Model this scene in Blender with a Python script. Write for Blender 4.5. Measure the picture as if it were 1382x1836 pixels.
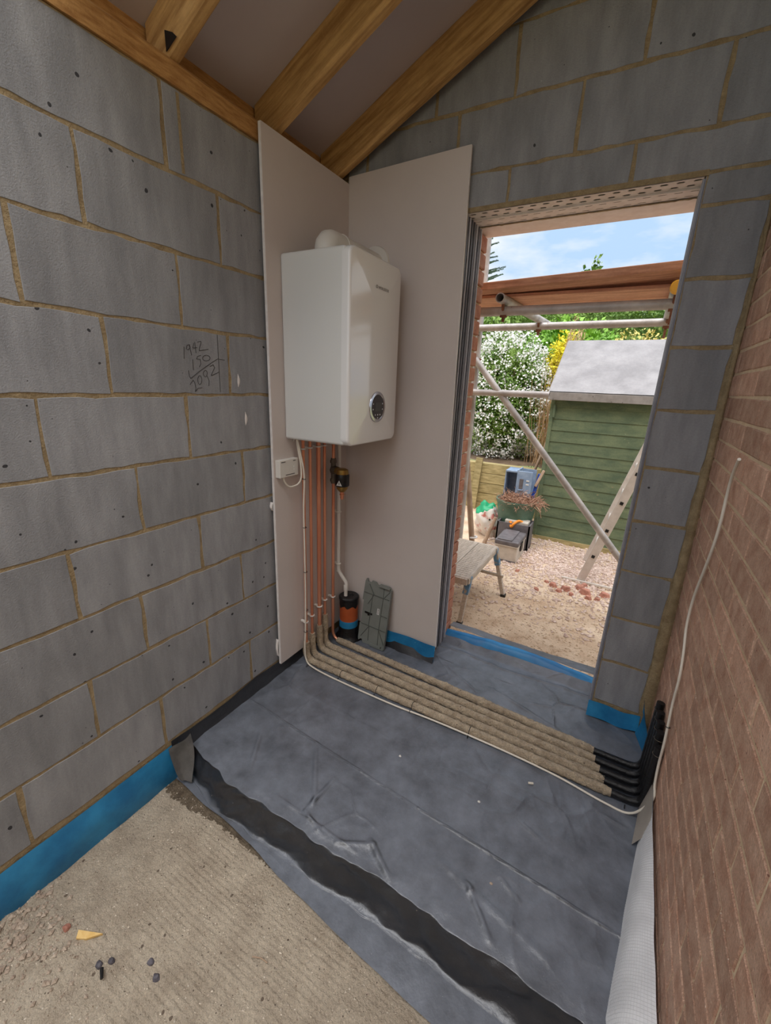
import bpy, bmesh, math, random
import numpy as np
from mathutils import Vector, Matrix, noise
random.seed(7); rng = np.random.default_rng(7)
for o in list(bpy.data.objects): bpy.data.objects.remove(o)
SC = bpy.context.scene; C = SC.collection
PI = math.pi

# ------------------------------------------------------------------ camera, sky, sun, exposure
cd = bpy.data.cameras.new('camera'); cam = bpy.data.objects.new('camera', cd); C.objects.link(cam)
cam.location = (1.3878, -1.9817, 1.5009); cam.rotation_euler = (1.27407, -0.039075, 0.520899)
cd.sensor_fit = 'HORIZONTAL'; cd.sensor_width = 36.0; cd.lens = 760.2956 / 1382 * 36.0; cd.clip_start = 0.02; cd.clip_end = 200
SC.camera = cam
SC.view_settings.view_transform = 'Standard'; SC.view_settings.look = 'None'
SC.view_settings.gamma = 1.0; SC.view_settings.use_curve_mapping = False
SC.view_settings.exposure = 0.30

W = bpy.data.worlds.new('sky'); SC.world = W; W.use_nodes = True
nt = W.node_tree; nt.nodes.clear()
def nn(t, ty, **k):
    n = t.nodes.new(ty)
    for a, b in k.items():
        if a in n.inputs.keys(): n.inputs[a].default_value = b
        else: setattr(n, a, b)
    return n
tc = nn(nt, 'ShaderNodeTexCoord'); mp = nn(nt, 'ShaderNodeMapping'); mp.inputs['Scale'].default_value = (1.6, 1.6, 4.5); mp.inputs['Location'].default_value = (.35, .1, .2)
nz = nn(nt, 'ShaderNodeTexNoise', Scale=1.7, Detail=6.0, Roughness=.55)
rp = nn(nt, 'ShaderNodeValToRGB'); rp.color_ramp.elements[0].position = .36; rp.color_ramp.elements[1].position = .66; em = rp.color_ramp.elements.new(.50); em.color = (.66, .80, .96, 1)
rp.color_ramp.elements[0].color = (.50, .70, .95, 1); rp.color_ramp.elements[1].color = (.93, .96, 1.0, 1)
bg = nn(nt, 'ShaderNodeBackground', Strength=.86); wo = nn(nt, 'ShaderNodeOutputWorld')
nt.links.new(tc.outputs['Generated'], mp.inputs[0]); nt.links.new(mp.outputs[0], nz.inputs['Vector'])
nt.links.new(nz.outputs[0], rp.inputs[0]); nt.links.new(rp.outputs[0], bg.inputs[0]); nt.links.new(bg.outputs[0], wo.inputs[0])

sd = bpy.data.lights.new('sun', 'SUN'); sun = bpy.data.objects.new('sun', sd); C.objects.link(sun)
sd.energy = 3.6; sd.angle = math.radians(60); sd.color = (1.0, .975, .94)
sun.rotation_euler = (math.radians(12), math.radians(5), 0)      # veiled sun, high, from behind the camera

ROOF_END = -1.30        # the roof boards stop here: unseen gap added overhead to let sky light in
ROOM_END = -2.75
LEFT_END = -1.98       # the left wall stops here: opening added behind the camera to let light in

# ------------------------------------------------------------------ materials
def rgb(r, g, b):
    f = lambda c: (c/255/12.92) if c/255 <= .04045 else ((c/255+.055)/1.055)**2.4
    return (f(r), f(g), f(b), 1)
MATS = {}
def pm(name, c1, c2=None, scale=8, rough=.6, bump=0, bscale=60, metal=0, coat=0, rand=0, lo=.35, hi=.65, detail=5, stretch=None,
       spots=None, spec=.5, trans=0, sheen=0, bstretch=None, bdist=.002, fine=None, rot=None, dust_sheen=None):
    m = bpy.data.materials.new(name); m.use_nodes = True; t = m.node_tree; b = t.nodes['Principled BSDF']
    b.inputs['Roughness'].default_value = rough; b.inputs['Metallic'].default_value = metal
    b.inputs['Coat Weight'].default_value = coat; b.inputs['Specular IOR Level'].default_value = spec
    b.inputs['Coat Roughness'].default_value = .08; b.inputs['Sheen Weight'].default_value = sheen
    if trans: b.inputs['Transmission Weight'].default_value = trans
    g = nn(t, 'ShaderNodeNewGeometry'); vec = g.outputs['Position']
    if rot:
        mr_ = nn(t, 'ShaderNodeMapping'); mr_.inputs['Rotation'].default_value = rot; t.links.new(vec, mr_.inputs[0]); vec = mr_.outputs[0]
    if stretch:
        mp = nn(t, 'ShaderNodeMapping'); mp.inputs['Scale'].default_value = stretch; t.links.new(vec, mp.inputs[0]); v1 = mp.outputs[0]
    else: v1 = vec
    col = None
    if c2 is None: b.inputs['Base Color'].default_value = c1
    else:
        n = nn(t, 'ShaderNodeTexNoise', Scale=scale, Detail=detail, Roughness=.6); t.links.new(v1, n.inputs['Vector'])
        r = nn(t, 'ShaderNodeValToRGB'); r.color_ramp.elements[0].position = lo; r.color_ramp.elements[1].position = hi
        r.color_ramp.elements[0].color = c1; r.color_ramp.elements[1].color = c2
        t.links.new(n.outputs[0], r.inputs[0]); col = r.outputs[0]
    for sp in (spots or []):      # (colour, voronoi scale, radius, share, stretch): small marks of the surface itself
        sc_, ss, rad, share = sp[0], sp[1], sp[2], sp[3]
        mpp = nn(t, 'ShaderNodeMapping'); mpp.inputs['Scale'].default_value = sp[4] if len(sp) > 4 else (1, 1, 1)
        nz_ = nn(t, 'ShaderNodeTexNoise', Scale=ss*1.3, Detail=2.0); t.links.new(vec, nz_.inputs['Vector'])
        ad = nn(t, 'ShaderNodeMix', data_type='VECTOR', Factor=.012*20/ss); t.links.new(vec, ad.inputs[4]); t.links.new(nz_.outputs['Color'], ad.inputs[5])
        t.links.new(ad.outputs[1], mpp.inputs[0])
        vo = nn(t, 'ShaderNodeTexVoronoi', Scale=ss); t.links.new(mpp.outputs[0], vo.inputs['Vector'])
        lt = nn(t, 'ShaderNodeMath', operation='LESS_THAN'); lt.inputs[1].default_value = rad; t.links.new(vo.outputs['Distance'], lt.inputs[0])
        sx = nn(t, 'ShaderNodeSeparateColor'); t.links.new(vo.outputs['Color'], sx.inputs[0])
        l2 = nn(t, 'ShaderNodeMath', operation='LESS_THAN'); l2.inputs[1].default_value = share; t.links.new(sx.outputs[0], l2.inputs[0])
        mu = nn(t, 'ShaderNodeMath', operation='MULTIPLY'); t.links.new(lt.outputs[0], mu.inputs[0]); t.links.new(l2.outputs[0], mu.inputs[1])
        mx = nn(t, 'ShaderNodeMix', data_type='RGBA'); t.links.new(mu.outputs[0], mx.inputs[0])
        if col is None: mx.inputs[6].default_value = c1
        else: t.links.new(col, mx.inputs[6])
        mx.inputs[7].default_value = sc_; col = mx.outputs[2]
    if rand:
        oi = nn(t, 'ShaderNodeObjectInfo'); mr = nn(t, 'ShaderNodeMapRange'); mr.inputs[3].default_value = 1-rand; mr.inputs[4].default_value = 1+rand
        t.links.new(oi.outputs['Random'], mr.inputs[0])
        hs = nn(t, 'ShaderNodeHueSaturation')
        if col is None: hs.inputs['Color'].default_value = c1
        else: t.links.new(col, hs.inputs['Color'])
        t.links.new(mr.outputs[0], hs.inputs['Value']); col = hs.outputs[0]
    if fine:
        n3 = nn(t, 'ShaderNodeTexNoise', Scale=fine[0], Detail=3.0, Roughness=.7); t.links.new(vec, n3.inputs['Vector'])
        m3 = nn(t, 'ShaderNodeMapRange'); m3.inputs[1].default_value = .3; m3.inputs[2].default_value = .7; m3.inputs[3].default_value = 1-fine[1]; m3.inputs[4].default_value = 1+fine[1]
        t.links.new(n3.outputs[0], m3.inputs[0]); h3 = nn(t, 'ShaderNodeHueSaturation'); t.links.new(m3.outputs[0], h3.inputs['Value'])
        if col is None: h3.inputs['Color'].default_value = c1
        else: t.links.new(col, h3.inputs['Color'])
        col = h3.outputs[0]
    if dust_sheen:      # dust film, light painted on tops and shade on sides: (colour, amount, noise scale)
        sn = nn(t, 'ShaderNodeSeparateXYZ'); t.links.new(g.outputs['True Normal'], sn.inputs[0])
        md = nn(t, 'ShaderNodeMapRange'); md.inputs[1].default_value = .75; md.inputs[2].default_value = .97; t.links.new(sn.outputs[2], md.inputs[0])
        nd = nn(t, 'ShaderNodeTexNoise', Scale=dust_sheen[2], Detail=6.0, Roughness=.7); t.links.new(vec, nd.inputs['Vector'])
        m4 = nn(t, 'ShaderNodeMapRange'); m4.inputs[1].default_value = .33; m4.inputs[2].default_value = .72; m4.inputs[3].default_value = dust_sheen[1]*.42; m4.inputs[4].default_value = dust_sheen[1]; t.links.new(nd.outputs[0], m4.inputs[0])
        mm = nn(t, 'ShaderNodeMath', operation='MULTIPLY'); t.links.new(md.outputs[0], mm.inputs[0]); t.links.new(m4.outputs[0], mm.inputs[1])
        mx = nn(t, 'ShaderNodeMix', data_type='RGBA'); t.links.new(mm.outputs[0], mx.inputs[0]); t.links.new(col, mx.inputs[6]); mx.inputs[7].default_value = dust_sheen[0]; col = mx.outputs[2]
    if col is not None: t.links.new(col, b.inputs['Base Color'])
    if bump:
        n2 = nn(t, 'ShaderNodeTexNoise', Scale=bscale, Detail=6.0, Roughness=.65)
        if bstretch:
            m2 = nn(t, 'ShaderNodeMapping'); m2.inputs['Scale'].default_value = bstretch; t.links.new(vec, m2.inputs[0]); t.links.new(m2.outputs[0], n2.inputs['Vector'])
        else: t.links.new(vec, n2.inputs['Vector'])
        bp = nn(t, 'ShaderNodeBump', Strength=bump, Distance=bdist*5); t.links.new(n2.outputs[0], bp.inputs['Height']); t.links.new(bp.outputs[0], b.inputs['Normal'])
    MATS[name] = m; return m

M_BLOCK = pm('grey_block', rgb(136,137,141), rgb(158,159,163), 5, .85, .35, 220, rand=.10, stretch=(3,3,.7), fine=(150,.07),
             spots=[(rgb(58,58,62), 13, .07, .26), (rgb(70,70,74), 40, .09, .05), (rgb(185,185,188), 30, .06, .05), (rgb(96,96,100), 9, .010, .5, (1.2,1.2,.06))])
M_MORTAR = pm('sand_mortar', rgb(150,130,98), rgb(178,157,122), 22, .95, .8, 110, fine=(170,.12))
M_BRICK = pm('red_brick', rgb(200,152,128), rgb(226,186,162), 22, .9, .9, 170, rand=.17, fine=(230,.18), spots=[(rgb(240,212,192), 60, .12, .22), (rgb(158,110,94), 46, .1, .22)], bstretch=(1,1,.5))
M_BMORT = pm('brick_mortar', rgb(232,204,170), rgb(242,218,188), 30, .95, .6, 170, fine=(200,.08))
M_OBRICK = pm('outer_brick', rgb(174,112,90), rgb(198,142,116), 20, .9, .5, 150, rand=.14, fine=(120,.1))
M_BOARD = pm('plasterboard', rgb(206,196,192), rgb(212,202,198), 2, .8, .05, 80)
M_BCORE = pm('plaster_core', rgb(222,216,214), rgb(235,230,228), 40, .9, .3, 120)
M_CEIL = pm('ceiling_board', rgb(186,176,178), rgb(194,184,186), 1.5, .75)
M_TIMBER = pm('rafter_timber', rgb(158,118,68), rgb(204,164,108), 5, .7, .15, 80, rand=.07, stretch=(1.0,11,11), rot=(0, math.atan(.475), 0), fine=(60,.06), spots=[(rgb(92,54,26), 3.4, .10, .34, (1,2.2,2.2)), (rgb(120,78,40), 2.2, .04, .4, (.5,6,6))])
M_ROUGH = pm('sawn_plate', rgb(160,112,60), rgb(196,150,92), 14, .8, .3, 120, stretch=(8,1.2,8))
M_SHEET = pm('black_polythene', rgb(38,39,43), rgb(52,53,58), 5, .34, .3, 30, spec=.7, lo=.3, hi=.72, fine=(90,.10), dust_sheen=(rgb(148,155,169), .60, 8),
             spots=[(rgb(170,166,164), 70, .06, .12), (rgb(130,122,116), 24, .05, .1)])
M_BLUE = pm('blue_membrane', rgb(24,108,160), rgb(46,138,190), 9, .45, .15, 40, spots=[(rgb(90,160,200), 30, .08, .15)])
M_SAND = pm('sand_screed', rgb(186,170,151), rgb(212,197,177), 14, .95, 1.0, 150, bdist=.003, fine=(190,.20), spots=[(rgb(126,110,96), 34, .15, .20), (rgb(240,230,216), 60, .14, .2), (rgb(106,92,82), 90, .16, .14)])
M_WHITE = pm('white_enamel', rgb(240,240,241), rough=.14, coat=.6)
M_CASE = pm('white_casing', rgb(222,223,222), rough=.35)
M_PLAST = pm('white_plastic', rgb(222,218,212), rough=.4)
M_CABLE = pm('cable_sheath', rgb(226,218,205), rough=.45)
M_COPPER = pm('copper', rgb(222,146,114), rgb(236,168,136), 12, .40, metal=.65, stretch=(1,1,.3))
M_BRASS = pm('brass', rgb(150,122,66), rgb(172,140,80), 14, .35, metal=.8)
M_STEELD = pm('dull_fitting', rgb(96,88,80), rgb(120,108,96), 20, .45, metal=.6)
M_BLK = pm('black_plastic', rgb(20,20,22), rough=.35)
M_TAPE = pm('black_tape', rgb(14,14,17), rgb(26,26,30), 40, .3, .4, 90)
M_FELT = pm('hair_felt', rgb(178,154,126), rgb(230,209,178), 26, 1.0, 1.0, 130, sheen=.3, lo=.3, hi=.7, bdist=.004, fine=(160,.25), spots=[(rgb(126,102,78), 50, .15, .2)])
M_FIBRE = pm('felt_fibre', rgb(176,152,120), rough=1.0)
M_TRAY = pm('grey_moulding', rgb(120,124,120), rgb(130,134,130), 10, .5)
M_LABEL = pm('paper_label', rgb(225,225,225), rough=.7)
M_PRINT = pm('dark_print', rgb(70,66,64), rough=.8)
M_PENCIL = pm('pencil', rgb(52,50,52), rough=.8)
M_TERRA = pm('terracotta_pipe', rgb(170,80,40), rgb(184,92,50), 10, .5)
M_SILVER = pm('silver_ring', rgb(190,190,196), rough=.25, metal=.9)
M_GLASSB = pm('dark_glass', rgb(30,27,30), rough=.12, coat=.5)
M_LCD = pm('lcd', rgb(66,66,64), rough=.25)
M_DOT = pm('printed_symbol', rgb(205,205,210), rough=.5)
M_LINTEL = pm('galvanised_lintel', rgb(226,216,210), rgb(238,230,226), 20, .45, .1, 60, metal=.1)
M_CLOSER = pm('grey_upvc', rgb(128,128,137), rgb(144,144,153), 20, .3)
M_CLOSERL = pm('grey_upvc_rib', rgb(205,205,214), rough=.3)
M_VCL = pm('white_reinforced_sheet', rgb(205,205,208), rgb(222,222,225), 12, .4, .2, 60)
M_GROUND = pm('dusty_ground', rgb(190,162,136), rgb(222,200,176), 5, .95, .8, 90, fine=(90,.12), spots=[(rgb(150,124,102), 24, .12, .2), (rgb(232,216,198), 40, .14, .2), (rgb(110,92,80), 60, .10, .12)])
M_GRAV = pm('gravel', rgb(176,150,138), rgb(226,208,198), 30, .9)
M_CHUNK = pm('brick_rubble', rgb(160,108,92), rgb(190,136,118), 30, .9, .4, 90, rand=.12)
M_TUBE = pm('galvanised_tube', rgb(162,157,156), rgb(198,193,192), 9, .45, .2, 60, metal=.2, spots=[(rgb(140,112,104), 24, .12, .2)])
M_RUST = pm('rusty_coupler', rgb(112,70,52), rgb(140,96,74), 40, .8, .4, 90)
M_SBOARD = pm('scaffold_board', rgb(188,132,106), rgb(226,172,144), 5, .8, .3, 60, stretch=(1,14,14), rand=.06, fine=(50,.08))
M_YCAP = pm('yellow_cap', rgb(238,176,44), rough=.4)
M_SHED = pm('green_shed_paint', rgb(84,100,78), rgb(112,124,94), 5, .8, .3, 60, rand=.08, stretch=(1,1,2.5), fine=(60,.08), spots=[(rgb(150,136,104), 14, .10, .10, (.6,1,2)), (rgb(126,134,104), 26, .12, .14)])
M_FELTR = pm('roofing_felt', rgb(138,136,139), rgb(160,158,161), 4, .9, .2, 80, fine=(40,.06))
M_FASC = pm('grey_fascia', rgb(128,122,119), rgb(150,144,141), 12, .8, spots=[(rgb(92,84,80), 30, .16, .2)])
M_SLEEP = pm('sleeper', rgb(142,130,88), rgb(186,170,126), 5, .85, .25, 60, stretch=(1.5,8,8), rand=.10)
M_POT = pm('green_pot', rgb(70,100,84), rgb(90,118,102), 12, .5)
M_CRATE = pm('blue_grey_crate', rgb(120,142,172), rgb(146,166,192), 14, .6)
M_TBOX = pm('toolbox_grey', rgb(190,182,172), rgb(206,198,188), 20, .6)
M_TBOXD = pm('toolbox_dark', rgb(92,88,92), rgb(112,108,112), 20, .5)
M_BENCH = pm('bench_alloy', rgb(176,164,152), rgb(204,192,180), 10, .5, .2, 60, stretch=(8,1,8))
M_BBLUE = pm('worn_blue_paint', rgb(96,140,176), rgb(176,160,140), 26, .6, lo=.5, hi=.6)
M_ALU = pm('ladder_aluminium', rgb(200,192,186), rgb(216,209,204), 12, .4, metal=.3)
M_DRYG = pm('dry_grass', rgb(176,140,104), rgb(214,180,140), 20, .9, rand=.1)
M_LEAF = pm('leaf_green', rgb(86,124,48), rgb(140,170,78), 3, .6, rand=.05)
M_LEAFD = pm('leaf_dark', rgb(80,110,44), rgb(124,150,70), 2.5, .65)
M_LEAFY = pm('leaf_yellow', rgb(220,206,30), rgb(245,232,60), 6, .6)
M_CREAM = pm('cream_blossom', rgb(206,190,100), rgb(232,216,140), 9, .7)
M_BLOSSOM = pm('white_blossom', rgb(240,240,236), rgb(252,252,250), 9, .7)
M_WOODST = pm('weathered_pole', rgb(150,124,104), rgb(178,154,132), 9, .8)
M_BAGW = pm('bag_print', rgb(226,220,214), rgb(196,120,110), 14, .5, lo=.5, hi=.62)
M_BAGG = pm('bag_green', rgb(30,160,110), rough=.45)
M_SAW = pm('blue_plastic', rgb(36,72,160), rough=.4)
M_ORANGE = pm('orange_plastic', rgb(232,140,40), rough=.5)
M_STONE = pm('pebble', rgb(150,132,118), rgb(182,166,150), 30, .9, .3, 90, rand=.2)
M_DSTONE = pm('dark_chip', rgb(62,58,64), rgb(92,88,96), 40, .6, rand=.15)
M_CHIP = pm('wood_splinter', rgb(206,164,92), rgb(226,196,136), 30, .8)
M_CONIF = pm('conifer', rgb(60,86,60), rgb(84,106,80), 5, .7)

# ------------------------------------------------------------------ helpers
WL = {}
def wloc(o):
    v = Vector((0, 0, 0))
    while o is not None: v = v + o.location; o = o.parent
    return v
def mesh(name, vs, fs, mat, parent=None, smooth=False, origin='c', sharp=None, bevel=0, seg=2, fix=True):
    vs = np.asarray(vs, float).reshape(-1, 3)
    c = (vs.max(0)+vs.min(0))/2
    if origin == 'b': c[2] = vs[:, 2].min()
    me = bpy.data.meshes.new(name); me.from_pydata((vs-c).tolist(), [], [tuple(int(i) for i in f) for f in fs])
    if bevel or fix:
        bm = bmesh.new(); bm.from_mesh(me)
        if fix: bmesh.ops.recalc_face_normals(bm, faces=bm.faces[:])
        if bevel:
            ed = [e for e in bm.edges if len(e.link_faces) == 2 and e.calc_face_angle(0) > .6]
            bmesh.ops.bevel(bm, geom=ed, offset=bevel, segments=seg, affect='EDGES', profile=.5, clamp_overlap=True)
        bm.to_mesh(me); bm.free()
    for m_ in (mat if isinstance(mat, (list, tuple)) else [mat]): me.materials.append(m_)
    if smooth:
        me.polygons.foreach_set('use_smooth', [True]*len(me.polygons))
        if sharp: me.set_sharp_from_angle(angle=math.radians(sharp))
    o = bpy.data.objects.new(name, me); C.objects.link(o)
    if parent is not None: o.parent = parent; o.location = Vector(c) - wloc(parent)
    else: o.location = c
    return o
def empty(name, loc):
    o = bpy.data.objects.new(name, None); C.objects.link(o); o.location = loc; o.empty_display_size = .05; return o
def tag(o, label, cat, group=None, kind=None):
    o['label'] = label; o['category'] = cat
    if group: o['group'] = group
    if kind: o['kind'] = kind
    return o
def thing(name, label, cat, loc, group=None): return tag(empty(name, loc), label, cat, group)
def struct(o): o['kind'] = 'structure'; return o
BF = [(0,3,2,1),(4,5,6,7),(0,1,5,4),(1,2,6,5),(2,3,7,6),(3,0,4,7)]
def bxv(x0,x1,y0,y1,z0,z1): return [(x0,y0,z0),(x1,y0,z0),(x1,y1,z0),(x0,y1,z0),(x0,y0,z1),(x1,y0,z1),(x1,y1,z1),(x0,y1,z1)]
def box(name, b, mat, parent=None, bevel=0, seg=2, **k): return mesh(name, bxv(*b), BF, mat, parent, bevel=bevel, seg=seg, **k)
class MB:
    def __init__(s): s.v = []; s.f = []
    def add(s, vs, fs):
        n = len(s.v); s.v += [tuple(v) for v in vs]; s.f += [tuple(i+n for i in f) for f in fs]; return s
    def box(s, *b): return s.add(bxv(*b), BF)
    def bar(s, a, b, w, h, up=(0,0,1)):
        a = Vector(a); b = Vector(b); d = (b-a).normalized(); u = Vector(up); sd_ = d.cross(u).normalized(); u = sd_.cross(d).normalized()
        vs = [p + sd_*i*w/2 + u*j*h/2 for p in (a, b) for i, j in ((-1,-1),(1,-1),(1,1),(-1,1))]
        return s.add(vs, [(0,1,2,3),(4,7,6,5),(0,4,5,1),(1,5,6,2),(2,6,7,3),(3,7,4,0)])
    def tube(s, pts, r, n=10, caps=True, jit=0, hollow=False):
        v, f = tubegeo(pts, r, n, caps, jit); return s.add(v, f)
    def build(s, name, mat, parent=None, **k): return mesh(name, s.v, s.f, mat, parent, **k)
def rounded(pts, rad, seg=6):
    pts = [Vector(p) for p in pts]; out = [pts[0]]
    for i in range(1, len(pts)-1):
        a, b, c = pts[i-1], pts[i], pts[i+1]
        r = min(rad, (a-b).length*.49, (c-b).length*.49); p = b+(a-b).normalized()*r; q = b+(c-b).normalized()*r
        for k in range(seg+1):
            t = k/seg; out.append(p*(1-t)**2 + b*2*t*(1-t) + q*t*t)
    out.append(pts[-1]); return out
def catmull(pts, per=8):
    P = [Vector(p) for p in pts]; P = [P[0]*2-P[1]] + P + [P[-1]*2-P[-2]]; out = []
    for i in range(1, len(P)-2):
        for k in range(per):
            t = k/per; a, b, c, d = P[i-1:i+3]
            out.append(.5*((2*b)+(c-a)*t+(2*a-5*b+4*c-d)*t*t+(3*b-a-3*c+d)*t**3))
    out.append(P[-2]); return out
def resample(pts, step):
    pts = [Vector(p) for p in pts]; L = [0]
    for a, b in zip(pts, pts[1:]): L.append(L[-1]+(b-a).length)
    n = max(2, int(L[-1]/step)); out = []; j = 0
    for i in range(n+1):
        s_ = L[-1]*i/n
        while j < len(L)-2 and L[j+1] < s_: j += 1
        t = (s_-L[j])/max(1e-9, L[j+1]-L[j]); out.append(pts[j].lerp(pts[j+1], min(1, t)))
    return out
def tubegeo(pts, r, n=10, caps=True, jit=0, sc=40):
    pts = [Vector(p) for p in pts]; vs = []; fs = []
    T = [(pts[min(i+1, len(pts)-1)]-pts[max(i-1, 0)]).normalized() for i in range(len(pts))]
    u = T[0].orthogonal().normalized()
    for i, p in enumerate(pts):
        u = (u - T[i]*u.dot(T[i])).normalized(); w = T[i].cross(u)
        rr = r[i] if isinstance(r, (list, tuple)) else r
        for k in range(n):
            a = 2*PI*k/n; q = u*math.cos(a)+w*math.sin(a)
            j = 1+jit*noise.noise((p+q*r_(rr))*sc)+.5*jit*noise.noise((p+q*r_(rr))*sc*2.7) if jit else 1
            vs.append(p+q*rr*j)
    for i in range(len(pts)-1):
        for k in range(n): fs.append((i*n+k, i*n+(k+1) % n, (i+1)*n+(k+1) % n, (i+1)*n+k))
    if caps: fs.append(tuple(range(n-1, -1, -1))); fs.append(tuple((len(pts)-1)*n+k for k in range(n)))
    return vs, fs
def r_(x): return x
def tube(name, pts, r, mat, parent=None, n=12, caps=True, jit=0, sc=40):
    v, f = tubegeo(pts, r, n, caps, jit, sc); return mesh(name, v, f, mat, parent, smooth=True, sharp=50)
def ring(name, c, axis, R, r, mat, parent=None, n=16, m=6):
    c = Vector(c); ax = Vector(axis).normalized(); u = ax.orthogonal().normalized(); w = ax.cross(u); vs = []; fs = []
    for i in range(n):
        a = 2*PI*i/n; d = u*math.cos(a)+w*math.sin(a)
        for j in range(m):
            b = 2*PI*j/m; vs.append(c+d*(R+r*math.cos(b))+ax*r*math.sin(b))
    for i in range(n):
        for j in range(m): fs.append((i*m+j, ((i+1) % n)*m+j, ((i+1) % n)*m+(j+1) % m, i*m+(j+1) % m))
    return mesh(name, vs, fs, mat, parent, smooth=True)
def lathe(name, prof, c, mat, parent=None, n=24, axis='z', smooth=True, sharp=40):
    vs = []; fs = []
    for (r, h) in prof:
        for k in range(n):
            a = 2*PI*k/n; x, y = r*math.cos(a), r*math.sin(a)
            v = {'z': (x, y, h), 'x': (h, x, y), 'y': (x, h, y)}[axis]; vs.append((v[0]+c[0], v[1]+c[1], v[2]+c[2]))
    for i in range(len(prof)-1):
        for k in range(n): fs.append((i*n+k, i*n+(k+1) % n, (i+1)*n+(k+1) % n, (i+1)*n+k))
    if prof[0][0] > 1e-4: fs.append(tuple(range(n-1, -1, -1)))
    if prof[-1][0] > 1e-4: fs.append(tuple((len(prof)-1)*n+k for k in range(n)))
    return mesh(name, vs, fs, mat, parent, smooth=smooth, sharp=sharp)
def grid(nu, nv, fn):
    vs = [fn(i/(nu-1), j/(nv-1)) for j in range(nv) for i in range(nu)]
    fs = [(j*nu+i, j*nu+i+1, (j+1)*nu+i+1, (j+1)*nu+i) for j in range(nv-1) for i in range(nu-1)]
    return vs, fs
def fbm(p, o=4, s=1.0):
    v = 0; a = 1
    for i in range(o): v += a*noise.noise(Vector(p)*s); s *= 2.1; a *= .5
    return v
def leaves(name, pts, size, mat, parent=None, aspect=1.7, upish=.3, seed=0, var=.35):
    g = np.random.default_rng(seed); P = np.asarray(pts, float); n = len(P)
    d = g.normal(size=(n, 3)); d /= np.linalg.norm(d, axis=1)[:, None]
    nrm = g.normal(size=(n, 3)); nrm[:, 2] += upish*3; nrm[:, 1] -= .6; nrm /= np.linalg.norm(nrm, axis=1)[:, None]
    s = np.cross(d, nrm); s /= np.linalg.norm(s, axis=1)[:, None]+1e-9; d = np.cross(nrm, s)
    L = (size*(1+var*g.normal(size=n)))[:, None]; L = np.clip(L, size*.4, size*2); Wd = L/aspect
    V = np.stack([P-d*L*.5, P+s*Wd*.5+nrm*L*.08, P+d*L*.5, P-s*Wd*.5+nrm*L*.08], 1).reshape(-1, 3)
    F = np.arange(4*n).reshape(-1, 4)
    return mesh(name, V, F, mat, parent, fix=False)
def blob(n, c, r, seed=0, shell=.55):
    g = np.random.default_rng(seed); d = g.normal(size=(n, 3)); d /= np.linalg.norm(d, axis=1)[:, None]
    rr = shell+(1-shell)*g.random(n)
    bump = np.array([1+.22*noise.noise(Vector(q)*2.3+Vector((seed, 0, 0)))+.12*noise.noise(Vector(q)*6) for q in d])
    return np.asarray(c)+d*np.asarray(r)*(rr*bump)[:, None]

# a masonry piece: (u, v) on the wall face, w out of it
def piece(name, u0, u1, v0, v1, mp_, mat, parent, depth=.03, jit=.0035, bev=.0010, step=.045, clip=None, nmin=2):
    nu = max(nmin, int((u1-u0)/step)); nv = max(nmin, int((v1-v0)/step)); pr = []
    for i in range(nu): pr.append((u0+(u1-u0)*i/nu, v0))
    for i in range(nv): pr.append((u1, v0+(v1-v0)*i/nv))
    for i in range(nu): pr.append((u1-(u1-u0)*i/nu, v1))
    for i in range(nv): pr.append((u0, v1-(v1-v0)*i/nv))
    cu, cv = (u0+u1)/2, (v0+v1)/2; vs = []; n = len(pr)
    jj = [(random.uniform(-jit, jit), random.uniform(-jit, jit)) for _ in pr]
    if clip: pr = [(u, min(v, clip(u))) for u, v in pr]
    for k, (a, w) in enumerate(((0, -depth), (0, -bev*.8), (bev, 0))):
        for (u, v), (ju, jv) in zip(pr, jj):
            uu = u+ju - a*(1 if u > cu else -1)*(abs(u-cu) > (u1-u0)*.49); vv = v+jv - a*(1 if v > cv else -1)*(abs(v-cv) > (v1-v0)*.49)
            vs.append(mp_(uu, vv, w))
    fs = [(k*n+i, k*n+(i+1) % n, (k+1)*n+(i+1) % n, (k+1)*n+i) for k in range(2) for i in range(n)] + [tuple(2*n+i for i in range(n))]
    return mesh(name, vs, fs, mat, parent)

# ------------------------------------------------------------------ the setting
SLOPE = .475
ceil_z = lambda x: 2.545+SLOPE*x
# --- left wall of grey blocks
wl = struct(box('wall_left', (-.1, -.0018, LEFT_END, .1, -.3, 2.334), M_MORTAR))
perps = {0: -.982, 1: -.78, 2: -.967, 3: -.787, 4: -.971, -1: -.741, -2: -.975, -3: -.783, -4: -.984, -5: -.765, 5: -.78}
mL = lambda u, v, w: (w, u, v)
graf_block = None
for k, y0 in perps.items():
    zt = 1.43+.225*k; zb = zt-.225
    if k == 4: zt = 2.334
    if k == 5: continue
    js = sorted([y0+.45*i for i in range(-4, 3)])
    js = [LEFT_END] + [j for j in js if LEFT_END+.06 < j < -.05] + [.005]
    for a, b in zip(js, js[1:]):
        o = piece('block', a+.006, b-.006, zb+.006, zt-.006, mL, M_BLOCK, wl)
        if k == 1 and a < -.9 < b: graf_block = o
    if k == 4:      # the narrow make-up strip in the top course
        box('mortar_line', (-.003, .0012, -.918, -.908, zb+.01, zt-.01), M_MORTAR, wl)
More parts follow.
